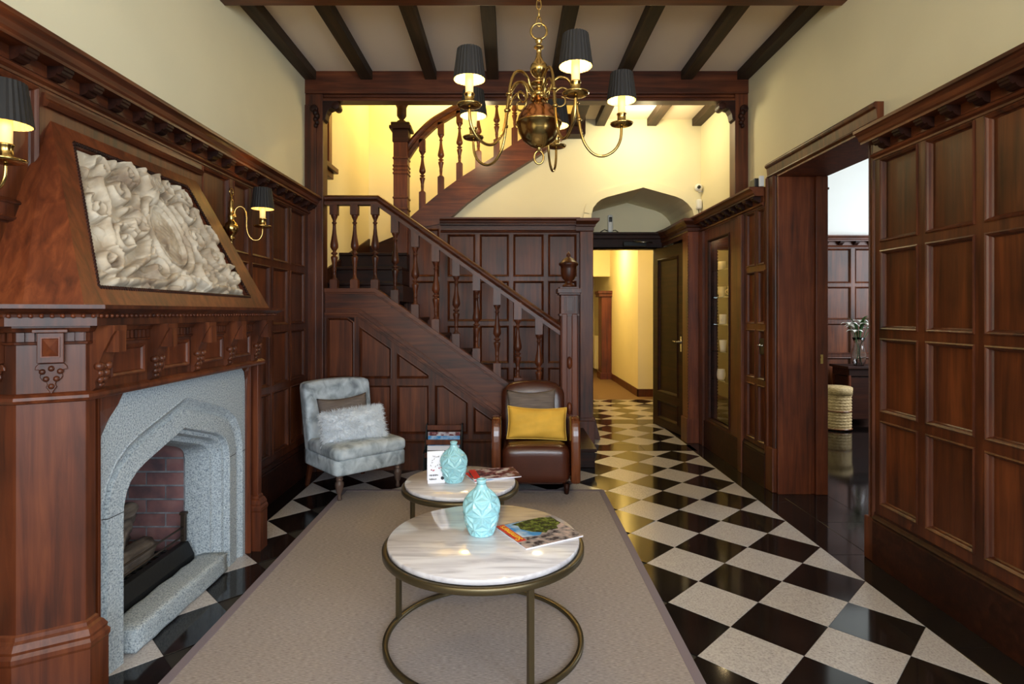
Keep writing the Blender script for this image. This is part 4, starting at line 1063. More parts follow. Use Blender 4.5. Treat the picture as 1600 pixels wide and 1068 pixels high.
# wood surround behind the stone's ragged edge
m = MB(); rows = []
box_out = [(-0.612, 0.0), (-0.612, 0.80), (-0.612, 0.9), (-0.612, 0.97), (-0.612, 1.03), (-0.612, 1.10), (-0.44, 1.10), (-0.2, 1.10), (0, 1.10), (0.2, 1.10), (0.5, 1.10), (0.612, 1.10), (0.612, 1.06), (0.612, 1.0), (0.612, 0.93), (0.612, 0.85), (0.612, 0)]
for pts, x in ((box_out, XS + 0.03), (outer, XS + 0.004)): rows.append([m.pt(x, YC_ + a, b) for a, b in pts])
for k in range(len(outer) - 1): m.face((rows[0][k], rows[0][k + 1], rows[1][k + 1], rows[1][k]))
fpp('wood_surround', m, WR)
for y_ in (YC_ - 0.620, YC_ + 0.606):
    m = MB(); m.box(X0, XS + 0.028, y_, y_ + 0.014, 0, 1.10); fpp('jamb_board', m, WR)
# kerb
m = MB(); m.rbox(-1.662, -1.515, 2.335, 3.10, 0.0, 0.105, 0.018, 10, lambda x, y, z: (x + 0.004 * sin(y * 41 + z * 60), y, z + 0.002 * sin(y * 33) if z > 0.05 else z))
fpp('hearth_kerb', m, GRANITE)
# firebox
m = MB(); m.box(-2.22, -2.16, 2.25, 3.2, 0, 1.3); m.box(-2.2, -1.735, 3.0885, 3.16, 0, 1.3); m.box(-2.2, -1.735, 2.28, 2.34, 0, 1.3); m.box(-2.2, -1.76, 2.3, 3.15, -0.02, 0.01); m.box(-2.2, -1.74, 2.3, 3.15, 1.0, 1.3)
fb = fpp('firebox_mortar', m, MORTAR)
bme = MB(); bme.box(-0.0965, 0.0965, -0.012, 0.012, -0.0315, 0.0315); bfull = bme.mesh('brick', BRICKM)
bme = MB(); bme.box(-0.045, 0.045, -0.012, 0.012, -0.0315, 0.0315); bhalf = bme.mesh('brick', BRICKM)
bfs = bfull.copy(); bfs.materials.clear(); bfs.materials.append(SOOT)
bhs = bhalf.copy(); bhs.materials.clear(); bhs.materials.append(SOOT)
for row in range(12):
    z = 0.06 + row * 0.0735
    x = -1.745
    sooty = row > 8
    seq = ['f', 'f'] if row % 2 == 0 else ['h', 'f', 'h']
    for q_ in seq:
        L = 0.203 if q_ == 'f' else 0.100
        me = (bfs if sooty else bfull) if q_ == 'f' else (bhs if sooty else bhalf)
        inst('brick', me, fb, Matrix.Translation((x - L / 2, 3.096 + random.uniform(-.002, .002), z))); x -= L
m = MB()
for row in range(12):
    y = 2.36 - (0.1 if row % 2 else 0)
    while y < 3.08:
        m.box(-2.165, -2.148, max(2.345, y + 0.004), min(3.08, y + 0.20), 0.03 + row * 0.0735, 0.0935 + row * 0.0735); y += 0.204
obj('back_brickwork', m, SOOT, fb)['kind'] = 'stuff'
# carved hood
def hx(z): return -1.45 - 0.434 * (z - 1.41)
ZB, ZT = 1.417, 2.17
HP = lambda y, z, o=0.0: (hx(z) + o * 0.917, y, z + o * 0.398)
yb0, yb1, yt0, yt1 = 1.965, 3.475, 2.222, 3.218
rel = [(2.077, 1.482), (3.285, 1.478), (3.105, 2.067), (2.290, 2.067)]
o4 = [(yb0, ZB), (yb1, ZB), (yt1, ZT), (yt0, ZT)]
m = MB()
for k in range(4):
    a, b = o4[k], o4[(k + 1) % 4]; c, d = rel[(k + 1) % 4], rel[k]
    m.poly([HP(*a), HP(*b), HP(*c), HP(*d)])
    m.poly([HP(*d), HP(*c), HP(*c, -0.035), HP(*d, -0.035)])
m.poly([HP(*p, -0.035) for p in rel])
for s in (0, 1):
    f = (lambda y: y) if not s else mir
    A = (-1.63, f(1.925), ZB); B = (-1.45 - 0.434 * (ZB - 1.41), f(yb0), ZB); T = (hx(ZT), f(yt0), ZT); Wb = (X0, f(1.925), ZB); Wt = (X0, f(yt0), ZT)
    m.poly([A, B, T]); m.poly([Wb, A, T, Wt])
hood = fpp('hood', m, WR)
m = MB()
for k in range(4):
    a, b = Vector(rel[k]), Vector(rel[(k + 1) % 4]); n = int((b - a).length / 0.014)
    for i in range(n):
        p = a.lerp(b, (i + 0.5) / n); m.ball(HP(p.x, p.y, -0.004), 0.0095, 6)
obj('relief_border', m, WD, hood)['kind'] = 'stuff'
m = MB(ML); m.prism([(0.0, 2.165), (0.045, 2.168), (0.055, 2.185), (0.04, 2.20), (0.038, 2.22), (0, 2.225)], 'yz', 2.17, 3.27); m.M = Matrix(); o = obj('hood_moulding', m, WY, hood); 
# carved relief : height field of scrolls, shield, helm, foliage
import numpy as np
nu, nv = 290, 190
U, V = np.meshgrid(np.linspace(0, 1, nu), np.linspace(0, 1, nv), indexing='ij')
Xa = (U - 0.5) * 1.9; Ya = (V - 0.5) * 1.15              # flattened coordinates
Hh = np.zeros_like(U)
rg = np.random.RandomState(5)
def upd(h):
    global Hh; Hh = np.maximum(Hh, h)
def ell(cx, cy, rx, ry, h, rot=0, p=0.6):
    c, s = cos(rot), sin(rot); x = (Xa - cx) * c + (Ya - cy) * s; y = -(Xa - cx) * s + (Ya - cy) * c
    d = (x / rx) ** 2 + (y / ry) ** 2; upd(np.where(d < 1, h * (1 - np.clip(d, 0, 1)) ** p, 0))
def tubec(pts, r, h):
    pts = np.array(pts)
    for (x0, y0), (x1, y1) in zip(pts, pts[1:]):
        dx, dy = x1 - x0, y1 - y0; L2 = dx * dx + dy * dy + 1e-9
        t = np.clip(((Xa - x0) * dx + (Ya - y0) * dy) / L2, 0, 1)
        d = np.hypot(Xa - x0 - t * dx, Ya - y0 - t * dy); upd(np.where(d < r, h * np.sqrt(np.clip(1 - (d / r) ** 2, 0, 1)), 0))
def spiral(cx, cy, r0, turns, rot, sgn, th, h):
    pts = []
    for k in range(26):
        t = k / 25; a = rot + sgn * 2 * pi * turns * t; r_ = r0 * (1 - 0.85 * t); pts.append((cx + r_ * cos(a), cy + r_ * sin(a)))
    tubec(pts, th, h)
def oval(cx, cy, rx, ry, th, h):
    tubec([(cx + rx * cos(2 * pi * k / 30), cy + ry * sin(2 * pi * k / 30)) for k in range(31)], th, h)
ell(0, -0.05, 0.24, 0.33, 0.030); oval(0, -0.05, 0.25, 0.34, 0.038, 0.052); oval(0, -0.05, 0.19, 0.27, 0.018, 0.042)
ell(0.0, 0.40, 0.13, 0.17, 0.080, 0, 0.45); ell(-0.02, 0.54, 0.06, 0.06, 0.07)
for k in range(6): tubec([(-0.09 + 0.036 * k, 0.34), (-0.09 + 0.036 * k, 0.46)], 0.010, 0.088)
for s in (-1, 1):
    spiral(s * 0.30, 0.44, 0.13, 1.3, pi / 2, s, 0.030, 0.066); spiral(s * 0.50, 0.26, 0.12, 1.3, 0 if s > 0 else pi, -s, 0.028, 0.060)
    spiral(s * 0.42, -0.02, 0.14, 1.2, pi * 0.7, s, 0.032, 0.062); spiral(s * 0.66, 0.42, 0.11, 1.2, pi, s, 0.026, 0.055)
    spiral(s * 0.62, -0.18, 0.14, 1.3, 0.4, -s, 0.030, 0.060); spiral(s * 0.34, -0.40, 0.12, 1.2, 2.0, s, 0.028, 0.060)
    spiral(s * 0.82, -0.36, 0.12, 1.2, 1.0, s, 0.026, 0.056); spiral(s * 0.82, 0.05, 0.11, 1.2, 2.4, -s, 0.026, 0.052)
    tubec([(s * 0.27, 0.25), (s * 0.36, 0.10), (s * 0.33, -0.15), (s * 0.44, -0.32), (s * 0.62, -0.42)], 0.035, 0.055)
    tubec([(s * 0.10, -0.42), (s * 0.30, -0.50), (s * 0.55, -0.50), (s * 0.80, -0.52)], 0.034, 0.05)
    tubec([(s * 0.74, 0.30), (s * 0.70, 0.12), (s * 0.76, -0.08), (s * 0.72, -0.28)], 0.040, 0.055)
ell(0, -0.47, 0.14, 0.08, 0.06)
for k in range(120):
    x, y = rg.uniform(-0.93, 0.93), rg.uniform(-0.56, 0.56)
    if (x / 0.27) ** 2 + ((y + 0.05) / 0.36) ** 2 < 1: continue
    a = rg.uniform(0, pi); ell(x, y, rg.uniform(0.04, 0.08), rg.uniform(0.018, 0.035), rg.uniform(0.02, 0.045), a)
for k in range(420):                                    # small leaf and petal detail carved into the large forms
    x, y = rg.uniform(-0.94, 0.94), rg.uniform(-0.56, 0.56); rx, ry, a = rg.uniform(0.012, 0.045), rg.uniform(0.006, 0.014), rg.uniform(0, pi)
    if (x / 0.20) ** 2 + ((y + 0.05) / 0.28) ** 2 < 1: rx *= 0.5; 
    c_, s_ = cos(a), sin(a); xx = (Xa - x) * c_ + (Ya - y) * s_; yy = -(Xa - x) * s_ + (Ya - y) * c_
    Hh += rg.choice([-0.010, 0.009]) * np.exp(-((xx / rx) ** 2 + (yy / ry) ** 2)) * (0.6 if abs(x) < 0.2 else 1.0)
Hh = np.maximum(Hh, 0)
Hh += 0.002 * np.sin(Xa * 60 + 3 * np.sin(Ya * 30)) * np.cos(Ya * 55 + 2 * np.sin(Xa * 22)) * (Hh > 0.01)
edge = np.minimum(np.minimum(U, 1 - U), np.minimum(V, 1 - V)); Hh *= np.clip(edge / 0.02, 0, 1)
m = MB()
def relf(u, v):
    i, j = min(nu - 1, int(round(u * (nu - 1)))), min(nv - 1, int(round(v * (nv - 1))))
    a = Vector(rel[0]).lerp(Vector(rel[1]), u); b = Vector(rel[3]).lerp(Vector(rel[2]), u); p = a.lerp(b, v)
    return HP(p.x, p.y, -0.030 + 0.90 * float(Hh[i, j]))
m.grid(relf, nu - 1, nv - 1)
obj('stone_relief', m, LIMESTONE, hood)

# fire grate and logs
fg = thing('fire_grate', 'black iron fire grate with low front bars inside the stone hearth', 'grate', (-1.80, 2.72, 0.0105))
GO = Matrix.Translation(-Vector(fg.location))
def gp(name, mb, mat, bevel=0):
    o = obj(name, mb, mat, fg, bevel); o.matrix_local = GO; return o
m = MB(); m.prism([(-1.735, 0.0105), (-1.668, 0.0105), (-1.668, 0.12), (-1.700, 0.185), (-1.735, 0.185)], 'xz', 2.36, 3.045); gp('ash_pan', m, IRON, 0.004)
for y in (2.40, 3.03):
    m = MB(); m.box(-1.735, -1.712, y, y + 0.022, 0.185, 0.335); m.box(-1.74, -1.707, y - 0.004, y + 0.026, 0.325, 0.338); gp('post', m, RUST, 0.003)
for z in (0.215, 0.262):
    m = MB(); m.tube([(-1.722, 2.40, z), (-1.722, 3.05, z)], 0.005, 8); gp('bar', m, RUST)
m = MB()
for k in range(10): m.tube([(-1.735, 2.46 + k * 0.06, 0.15), (-2.02, 2.46 + k * 0.06, 0.13)], 0.006, 6)
gp('hearth_bars', m, IRON)['kind'] = 'stuff'
def log(p0, p1, r_, label, seed):
    p0, p1 = Vector(p0), Vector(p1); mid = (p0 + p1) / 2; rr = random.Random(seed)
    pts = []; rad = []
    for k in range(9):
        t = k / 8; p = p0.lerp(p1, t) - mid; p.z += 0.012 * sin(t * 5 + seed); pts.append(p); rad.append(r_ * (1 + 0.12 * sin(k * 2.1 + seed)) * (0.8 if k in (0, 8) else 1))
    m = MB(); m.tube(pts, rad, 12)
    for i, v in enumerate(m.v): m.v[i] = v + Vector((rr.uniform(-1, 1), rr.uniform(-1, 1), rr.uniform(-1, 1))) * r_ * 0.09
    o = obj('log', m, LOGM); o.location = mid; tag(o, label, 'log', 'logs in the fire grate'); return o
log((-1.80, 2.42, 0.205), (-1.86, 2.96, 0.205), 0.060, 'large pale ash-covered log lying lowest in the grate', 1)
log((-1.93, 2.40, 0.215), (-2.02, 2.98, 0.215), 0.060, 'dark charred log at the back of the grate', 2)
log((-1.79, 2.55, 0.33), (-1.99, 2.98, 0.33), 0.052, 'grey weathered log lying across the others', 4)
log((-1.82, 2.45, 0.405), (-1.88, 2.86, 0.425), 0.040, 'slim reddish charred log on top of the pile', 5)

# ------------------------------------------------------------------ wall sconces
def pleated(mb, rb_, rt_, h, z0, n=52, inner_mat=1):
    for mi, k in ((0, 1.0), (inner_mat, 0.955)):
        mb.mi = mi; rows = []
        for (r_, z) in ((rb_, z0), (rb_ * 0.5 + rt_ * 0.5, z0 + h * 0.5), (rt_, z0 + h)):
            rows.append([mb.pt(k * (r_ + (0.0022 if i % 2 else -0.0)) * cos(2 * pi * i / n), k * (r_ + (0.0022 if i % 2 else 0)) * sin(2 * pi * i / n), z) for i in range(n)])
        for a, b in zip(rows, rows[1:]):
            for i in range(n): mb.face((a[i], a[(i + 1) % n], b[(i + 1) % n], b[i]))
    mb.mi = 0
_sh = MB(); pleated(_sh, 0.062, 0.046, 0.118, 0.0); SHADEME = _sh.mesh('lamp_shade', [SHADE, SHADEIN], fix=False)
_m = MB(); _m.lathe([(0.001, 0), (0.030, 0.001), (0.045, 0.005), (0.050, 0.012), (0.046, 0.013), (0.028, 0.007), (0.001, 0.006)], (0, 0, 0), 24); PANME = _m.mesh('drip_pan', BRASS)
_m = MB(); _m.lathe([(0.008, 0.0), (0.012, 0.004), (0.020, 0.008), (0.021, 0.014), (0.018, 0.018), (0.018, 0.042), (0.021, 0.046), (0.021, 0.050), (0.001, 0.050)], (0, 0, 0), 18); SOCKME = _m.mesh('socket', BRASS)
_m = MB(); _m.lathe([(0.0155, 0.0), (0.0165, 0.10), (0.012, 0.103), (0.001, 0.103)], (0, 0, 0), 16); CANME = _m.mesh('candle_sleeve', CANDLE)
_m = MB(); _m.lathe([(0.001, 0.0), (0.009, 0.01), (0.012, 0.025), (0.008, 0.045), (0.001, 0.062)], (0, 0, 0), 12); BULBME = _m.mesh('bulb', BULB)
def candle_unit(arm, p, wpos, power, rot=0, scale=1.0):
    T = Matrix.Translation(p) @ Matrix.Rotation(rot, 4, 'Z') @ Matrix.Scale(scale, 4)
    inst('drip_pan', PANME, arm, T); inst('socket', SOCKME, arm, T @ Matrix.Translation((0, 0, 0.004)))
    inst('candle_sleeve', CANME, arm, T @ Matrix.Translation((0, 0, 0.048))); inst('bulb', BULBME, arm, T @ Matrix.Translation((0, 0, 0.150)))
    inst('lamp_shade', SHADEME, arm, T @ Matrix.Translation((0, 0, 0.108)))
    point('lamp_light', Vector(wpos) + Vector((0, 0, 0.185 * scale)), power, WARM, 0.018)
def sconce(y, ang, label, sc=1.1, zz=1.875):
    t = thing('wall_sconce', label, 'wall lamp', (XL + 0.03, y, zz), 0, 'brass wall lamps beside the chimneypiece hood')
    Mx = Matrix.Rotation(R(90), 4, 'Y')
    m = MB(); m.lathe([(0.001, -0.10), (0.006, -0.095), (0.010, -0.085), (0.006, -0.075), (0.018, -0.065), (0.020, -0.055), (0.012, -0.045), (0.030, -0.030), (0.040, -0.01), (0.042, 0.01), (0.036, 0.03), (0.020, 0.045), (0.016, 0.06), (0.022, 0.075), (0.016, 0.09), (0.012, 0.11), (0.018, 0.125),
                       (0.012, 0.14), (0.015, 0.16), (0.008, 0.18), (0.006, 0.20), (0.001, 0.205)], (0.042, 0, 0.03), 20)
    obj('back_spindle', m, BRASS, t)
    m = MB(); m.tube([(0.042 + 0.0 * cos(a), 0.022 * cos(a), 0.235 + 0.022 + 0.022 * sin(a)) for a in [2 * pi * k / 16 for k in range(16)]], 0.004, 6, True); m.lathe([(0.02, 0), (0.02, 0.04)], (0, 0, 0), 12, Matrix.Translation((0, 0, 0.03)) @ Mx); obj('ring', m, BRASS, t)
    L = [(0.0, 0.045), (0.03, 0.06), (0.05, 0.10), (0.035, 0.135), (0.005, 0.14), (-0.02, 0.12), (-0.01, 0.09), (0.015, 0.09)]
    path = [(0.045, 0.10), (0.035, 0.135), (0.055, 0.165), (0.085, 0.170), (0.11, 0.145), (0.118, 0.10), (0.118, 0.05), (0.13, 0.0), (0.16, -0.03), (0.20, -0.03), (0.225, 0.0), (0.23, 0.045)]
    pts = curve_pts(path, 4); arm = MB(); arm.tube([(0.03 + a * cos(ang) * 0.82, a * sin(ang) * 0.82, z) for a, z in pts], 0.0052, 8)
    ao = obj('arm', arm, BRASS, t)
    a = 0.23 * 0.82; lp_ = Vector((0.03 + a * cos(ang), a * sin(ang), 0.045)); candle_unit(ao, lp_, Vector(t.location) + lp_, 3.0, scale=sc)
    return t
sconce(3.55, 0.35, 'brass wall lamp with black shade right of the sloping hood')
sconce(1.78, -0.10, 'brass wall lamp cut off at the left edge of view, left of hood', 1.1, 1.80)

# ------------------------------------------------------------------ chandelier
CX, CY = 0.123, 2.46
ch = thing('chandelier', 'five-armed brass chandelier with round globe and black pleated candle shades', 'chandelier', (CX, CY, 0))
m = MB(); m.lathe([(0.001, 2.075), (0.012, 2.08), (0.008, 2.09), (0.014, 2.095)], (0, 0, 0), 20); 
m.lathe([(0.014, 2.092), (0.035, 2.10), (0.068, 2.125), (0.088, 2.16), (0.0935, 2.192), (0.0985, 2.194), (0.0985, 2.200)], (0, 0, 0), 32)
obj('globe_lower', m, BRASS, ch)
m = MB(); m.lathe([(0.0985, 2.200), (0.094, 2.203), (0.088, 2.226), (0.070, 2.255), (0.045, 2.275), (0.020, 2.286), (0.010, 2.292)], (0, 0, 0), 32); obj('globe_upper', m, COPPERY, ch)
m = MB(); m.lathe([(0.010, 2.29), (0.016, 2.296), (0.022, 2.305), (0.032, 2.312), (0.034, 2.325), (0.024, 2.335), (0.014, 2.345), (0.013, 2.358), (0.034, 2.362), (0.037, 2.367), (0.018, 2.378), (0.010, 2.386), (0.012, 2.392), (0.024, 2.40), (0.036, 2.418), (0.038, 2.432), (0.034, 2.446), (0.020, 2.462), (0.013, 2.48), (0.011, 2.494), (0.011, 2.515), (0.021, 2.518), (0.021, 2.524), (0.012, 2.528), (0.010, 2.54), (0.016, 2.546), (0.014, 2.556), (0.001, 2.56)], (0, 0, 0), 20)
obj('stem', m, BRASS, ch)
m = MB(); m.tube([(0.034 * cos(2 * pi * k / 24), 0, 2.590 + 0.034 * sin(2 * pi * k / 24)) for k in range(24)], 0.0048, 8, True); obj('top_ring', m, BRASS, ch)
m = MB(); m.tube([(0.020 * cos(2 * pi * k / 20), 0.0, 2.052 + 0.028 * sin(2 * pi * k / 20)) for k in range(20)], 0.0046, 8, True); obj('bottom_ring', m, BRASS, ch)
z = 2.632; k = 0
while z < 3.42:
    m = MB(); a = pi / 2 * (k % 2)
    m.tube([(0.010 * cos(t) * cos(a), 0.010 * cos(t) * sin(a), z + 0.022 * sin(t)) for t in [2 * pi * q / 14 for q in range(14)]], 0.0030, 6, True)
    obj('chain_link', m, BRASS, ch); z += 0.036; k += 1
m = MB(); m.lathe([(0.001, 3.455), (0.02, 3.455), (0.05, 3.48), (0.06, ZC)], (0, 0, 0), 20); obj('ceiling_rose', m, BRASS, ch)
ARM = curve_pts([(0.022, 2.318), (0.048, 2.345), (0.060, 2.375), (0.090, 2.395), (0.125, 2.385), (0.148, 2.345), (0.160, 2.29), (0.168, 2.24), (0.178, 2.17), (0.198, 2.11), (0.235, 2.068), (0.280, 2.060), (0.325, 2.085), (0.350, 2.13), (0.355, 2.190)], 4)
SCR = curve_pts([(0.152, 2.300), (0.130, 2.335), (0.098, 2.350), (0.070, 2.33), (0.064, 2.295), (0.084, 2.270), (0.108, 2.278), (0.112, 2.303), (0.096, 2.312)], 4)
m = MB(); m.tube([(a, 0, z) for a, z in ARM], 0.0062, 8)
m.tube([(a, 0, z) for a, z in SCR], [0.0055 * (1 - 0.4 * i / len(SCR)) for i in range(len(SCR))], 8)
m.lathe([(0.006, -0.008), (0.013, -0.004), (0.013, 0.004), (0.006, 0.008)], (0.161, 0, 2.285), 12); m.lathe([(0.006, -0.008), (0.011, -0.004), (0.011, 0.004), (0.006, 0.008)], (0.172, 0, 2.215), 12)
m.ball((0.030, 0, 2.305), 0.012, 10)
ARMME = m.mesh('arm', BRASS)
for k in range(5):
    a = R(1.5 + 72 * k)
    ao = inst('arm', ARMME, ch, Matrix.Rotation(a, 4, 'Z'))
    candle_unit(ao, Vector((0.355, 0, 2.188)), Vector((CX + 0.355 * cos(a), CY + 0.355 * sin(a), 2.188)), 8.0)

# ------------------------------------------------------------------ rug
m = MB(); m.box(-1.27, 0.69, 1.2, 4.455, 0.0005, 0.010); rug = obj('rug', m, SISAL); tag(rug, 'large beige woven rug with grey bound edge on the chequered floor', 'rug')
m = MB(); m.box(-1.31, -1.268, 1.16, 4.497, 0.0005, 0.0115); m.box(0.688, 0.73, 1.16, 4.497, 0.0005, 0.0115); m.box(-1.268, 0.688, 4.455, 4.497, 0.0005, 0.0115); m.box(-1.268, 0.688, 1.16, 1.2, 0.0005, 0.0115)
obj('binding', m, RUGEDGE, rug, bevel=0.002)

# ------------------------------------------------------------------ coffee tables
def table(x, y, r_, h, legs, label, base=0.0115):
    t = thing('coffee_table', label, 'table', (x, y, base), 0, 'round marble coffee tables')
    h -= base
    m = MB(); m.lathe([(0.001, h - 0.022), (r_ - 0.018, h - 0.022), (r_ - 0.014, h - 0.020), (r_ - 0.014, h - 0.004), (r_ - 0.018, h), (0.001, h)], (0, 0, 0), 96); obj('marble_top', m, MARBLE, t)
    m = MB(); m.lathe([(r_ - 0.03, h - 0.050), (r_ + 0.003, h - 0.050), (r_ + 0.006, h - 0.047), (r_ + 0.006, h - 0.026), (r_ + 0.003, h - 0.023), (r_ - 0.03, h - 0.023), (r_ - 0.03, h - 0.050)], (0, 0, 0), 96, capb=False, capt=False); obj('rim', m, BRONZE, t)
    m = MB(); m.lathe([(r_ - 0.018, 0.0), (r_ + 0.004, 0.0), (r_ + 0.004, 0.014), (r_ - 0.018, 0.014), (r_ - 0.018, 0.0)], (0, 0, 0), 96, capb=False, capt=False); obj('base_ring', m, BRONZE, t)
    for a in legs:
        a = R(a); m = MB(Matrix.Rotation(a, 4, 'Z')); m.box(r_ - 0.018, r_ + 0.002, -0.0115, 0.0115, 0.010, h - 0.045); obj('leg', m, BRONZE, t, bevel=0.002)
    return t
table(-0.112, 2.452, 0.418, 0.440, (161, 68, -62, 205 + 40), 'larger nearer round coffee table with white marble top and bronze ring base') if False else None
table(-0.112, 2.452, 0.418, 0.440, (161, 68, -63), 'larger nearer round coffee table with white marble top and bronze ring base')
table(-0.293, 3.400, 0.338, 0.400, (222, 318, 75), 'smaller round marble coffee table standing farther back on the rug')

# ------------------------------------------------------------------ vases with a star-faceted body
def vase_mesh():
    prof = [(0.0, 0.052), (0.05, 0.058), (0.2, 0.070), (0.38, 0.0795), (0.55, 0.082), (0.68, 0.076), (0.80, 0.058), (0.88, 0.036), (0.93, 0.024), (1.0, 0.020)]
    Hb = 0.205; m = MB(); NR = 6; NZ = 3
    def rad(t):
        for (a, b), (c, d) in zip(prof, prof[1:]):
            if a <= t <= c: k = (t - a) / (c - a); return b + (d - b) * k
        return prof[-1][1]
    def sm(t): return (rad(max(0, t - 0.03)) + rad(t) + rad(min(1, t + 0.03))) / 3
    def fn(u, v):
        t = v; r_ = sm(t)
        row = t / 0.88 * NZ; ri = int(min(NZ - 1, row)); b = (row - ri) * 2 - 1
        col = u * NR + 0.5 * (ri % 2); a = (col % 1) * 2 - 1
        th = atan2(b, a); s = abs(((th / (pi / 4)) % 1) - 0.5) * 2
        q = min(1, max(abs(a), abs(b)))
        dip = (1 - s) * min(1, sqrt(a * a + b * b)) * (1 - 0.5 * q) * 2.0
        if t > 0.86: dip *= max(0, 1 - (t - 0.86) / 0.05)
        if t < 0.02: dip = 0
        r_ -= 0.010 * dip
        return (r_ * cos(2 * pi * u), r_ * sin(2 * pi * u), 0.004 + t * Hb)
    m.grid(fn, 144, 96, True)
    m.lathe([(0.001, 0.0), (0.046, 0.0), (0.052, 0.004)], (0, 0, 0), 48)
    m.lathe([(0.020, 0.209), (0.019, 0.215), (0.0215, 0.220), (0.0215, 0.2275), (0.016, 0.229), (0.015, 0.215), (0.013, 0.19), (0.001, 0.18)], (0, 0, 0), 32)
    return m.mesh('vase', VASE)
VM = vase_mesh()
v1 = bpy.data.objects.new('vase', VM); C.objects.link(v1); v1.location = (-0.123, 2.475, 0.4405); v1.rotation_euler = (0, 0, R(95)); tag(v1, 'turquoise star-faceted ceramic vase on the nearer marble table', 'vase', 'turquoise vases'); v1.scale = (1, 1, 1.03)
v2 = v1.copy(); C.objects.link(v2); v2.location = (-0.330, 3.375, 0.4005); v2.rotation_euler = (0, 0, R(40)); tag(v2, 'turquoise star-faceted ceramic vase on the farther marble table', 'vase', 'turquoise vases')

# ------------------------------------------------------------------ magazines and leaflet
mg = thing('magazine', 'magazine with green tree and red title on the nearer table', 'magazine', (0.122, 2.49, 0.4405), R(29), 'magazines on the coffee tables')
m = MB(); m.box(-0.14, 0.14, -0.135, 0.135, 0, 0.006); obj('pages', m, PAPER, mg, bevel=0.001)
m = MB(); m.box(-0.141, 0.141, -0.136, 0.136, 0.0062, 0.0072); obj('cover', m, MAGROAD, mg)
m = MB(); m.prism([(-0.10, -0.03), (-0.02, -0.045), (0.03, 0.0), (0.03, 0.13), (-0.10, 0.13)], 'xy', 0.0073, 0.0076); obj('sky_print', m, MAGSKY, mg)
m = MB(); m.prism([(-0.03, 0.0), (-0.06, 0.05), (-0.05, 0.09), (-0.07, 0.115), (0.0, 0.128), (0.09, 0.132), (0.135, 0.11), (0.137, 0.03), (0.10, 0.01), (0.09, -0.02), (0.04, -0.015), (0.02, -0.035)], 'xy', 0.0077, 0.0080); obj('tree_print', m, MAGGREEN, mg)
m = MB(); m.box(-0.138, -0.098, -0.065, 0.132, 0.0073, 0.0077); tb = obj('title_block', m, REDINK, mg)
o = inst('lettering', text_mesh('Summers', 0.046, 0.0003), tb, Matrix.Translation((-0.118, 0.034, 0.0081)) @ Matrix.Rotation(R(90), 4, 'Z')); o.data.materials.clear(); o.data.materials.append(YELINK)
def mag(x, y, z, rot, label, cover):
    t = thing('magazine', label, 'magazine', (x, y, z), rot, 'magazines on the coffee tables')
    m = MB(); m.box(-0.145, 0.145, -0.105, 0.105, 0, 0.005); obj('pages', m, PAPER, t, bevel=0.001)
    m = MB(); m.box(-0.146, 0.146, -0.106, 0.106, 0.0052, 0.0062); obj('cover', m, cover, t)
    m = MB(); m.box(-0.140, -0.100, -0.10, 0.10, 0.0063, 0.0066); obj('title_block', m, REDINK, t)
    return t
mag(-0.115, 3.500, 0.4005, R(24), 'magazine with teal page edges lowest of the farther table pair', MAGSKY)
mag(-0.098, 3.512, 0.4068, R(14), 'magazine with dark red cover, topmost on the farther table', MAGDARK)
lf_ = thing('leaflet_stand', 'white folded card with black print standing on the farther marble table', 'card', (-0.435, 3.375, 0.4005), R(12))
m = MB(); m.prism([(-0.035, 0.0), (-0.033, 0.0), (0.002, 0.172), (0.037, 0.0), (0.039, 0.0), (0.003, 0.178), (-0.0, 0.178)], 'yz', -0.05, 0.05)
obj('card', m, PAPER, lf_)
Mt = Matrix.Translation((0, -0.0365, 0.0)) @ Matrix.Rotation(atan2(0.178, 0.036), 4, 'X')
rl = random.Random(4)
m = MB(Mt)
for yy, x0_, x1_ in ((0.046, -0.040, 0.010), (0.024, -0.040, 0.0)):
    x = x0_
    while x < x1_:
        w1 = rl.uniform(0.002, 0.005); m.box(x, x + w1, yy - rl.uniform(0.002, 0.005), yy + rl.uniform(0.002, 0.005), 0.0012, 0.0016); x += w1 + 0.0015
m.lathe([(0.006, 0.0012), (0.010, 0.0014), (0.006, 0.0016)], (0.036, 0.028, 0), 14)
for k in range(14):
    x, yy = rl.uniform(-0.035, 0.035), rl.uniform(0.085, 0.155); a_ = rl.uniform(0, 3)
    m.poly([(x - 0.007 * cos(a_), yy - 0.007 * sin(a_), 0.0014), (x + 0.0016 * sin(a_), yy - 0.0016 * cos(a_), 0.0014), (x + 0.007 * cos(a_), yy + 0.007 * sin(a_), 0.0014), (x - 0.0016 * sin(a_), yy + 0.0016 * cos(a_), 0.0014)])
obj('print', m, INK, lf_)
m = MB(Mt)
for k in range(6):
    x, yy = rl.uniform(-0.03, 0.03), rl.uniform(0.07, 0.11); m.lathe([(0.0001, 0.0013), (0.004, 0.0014), (0.0001, 0.0016)], (x, yy, 0), 8)
obj('rose_print', m, INKR, lf_)

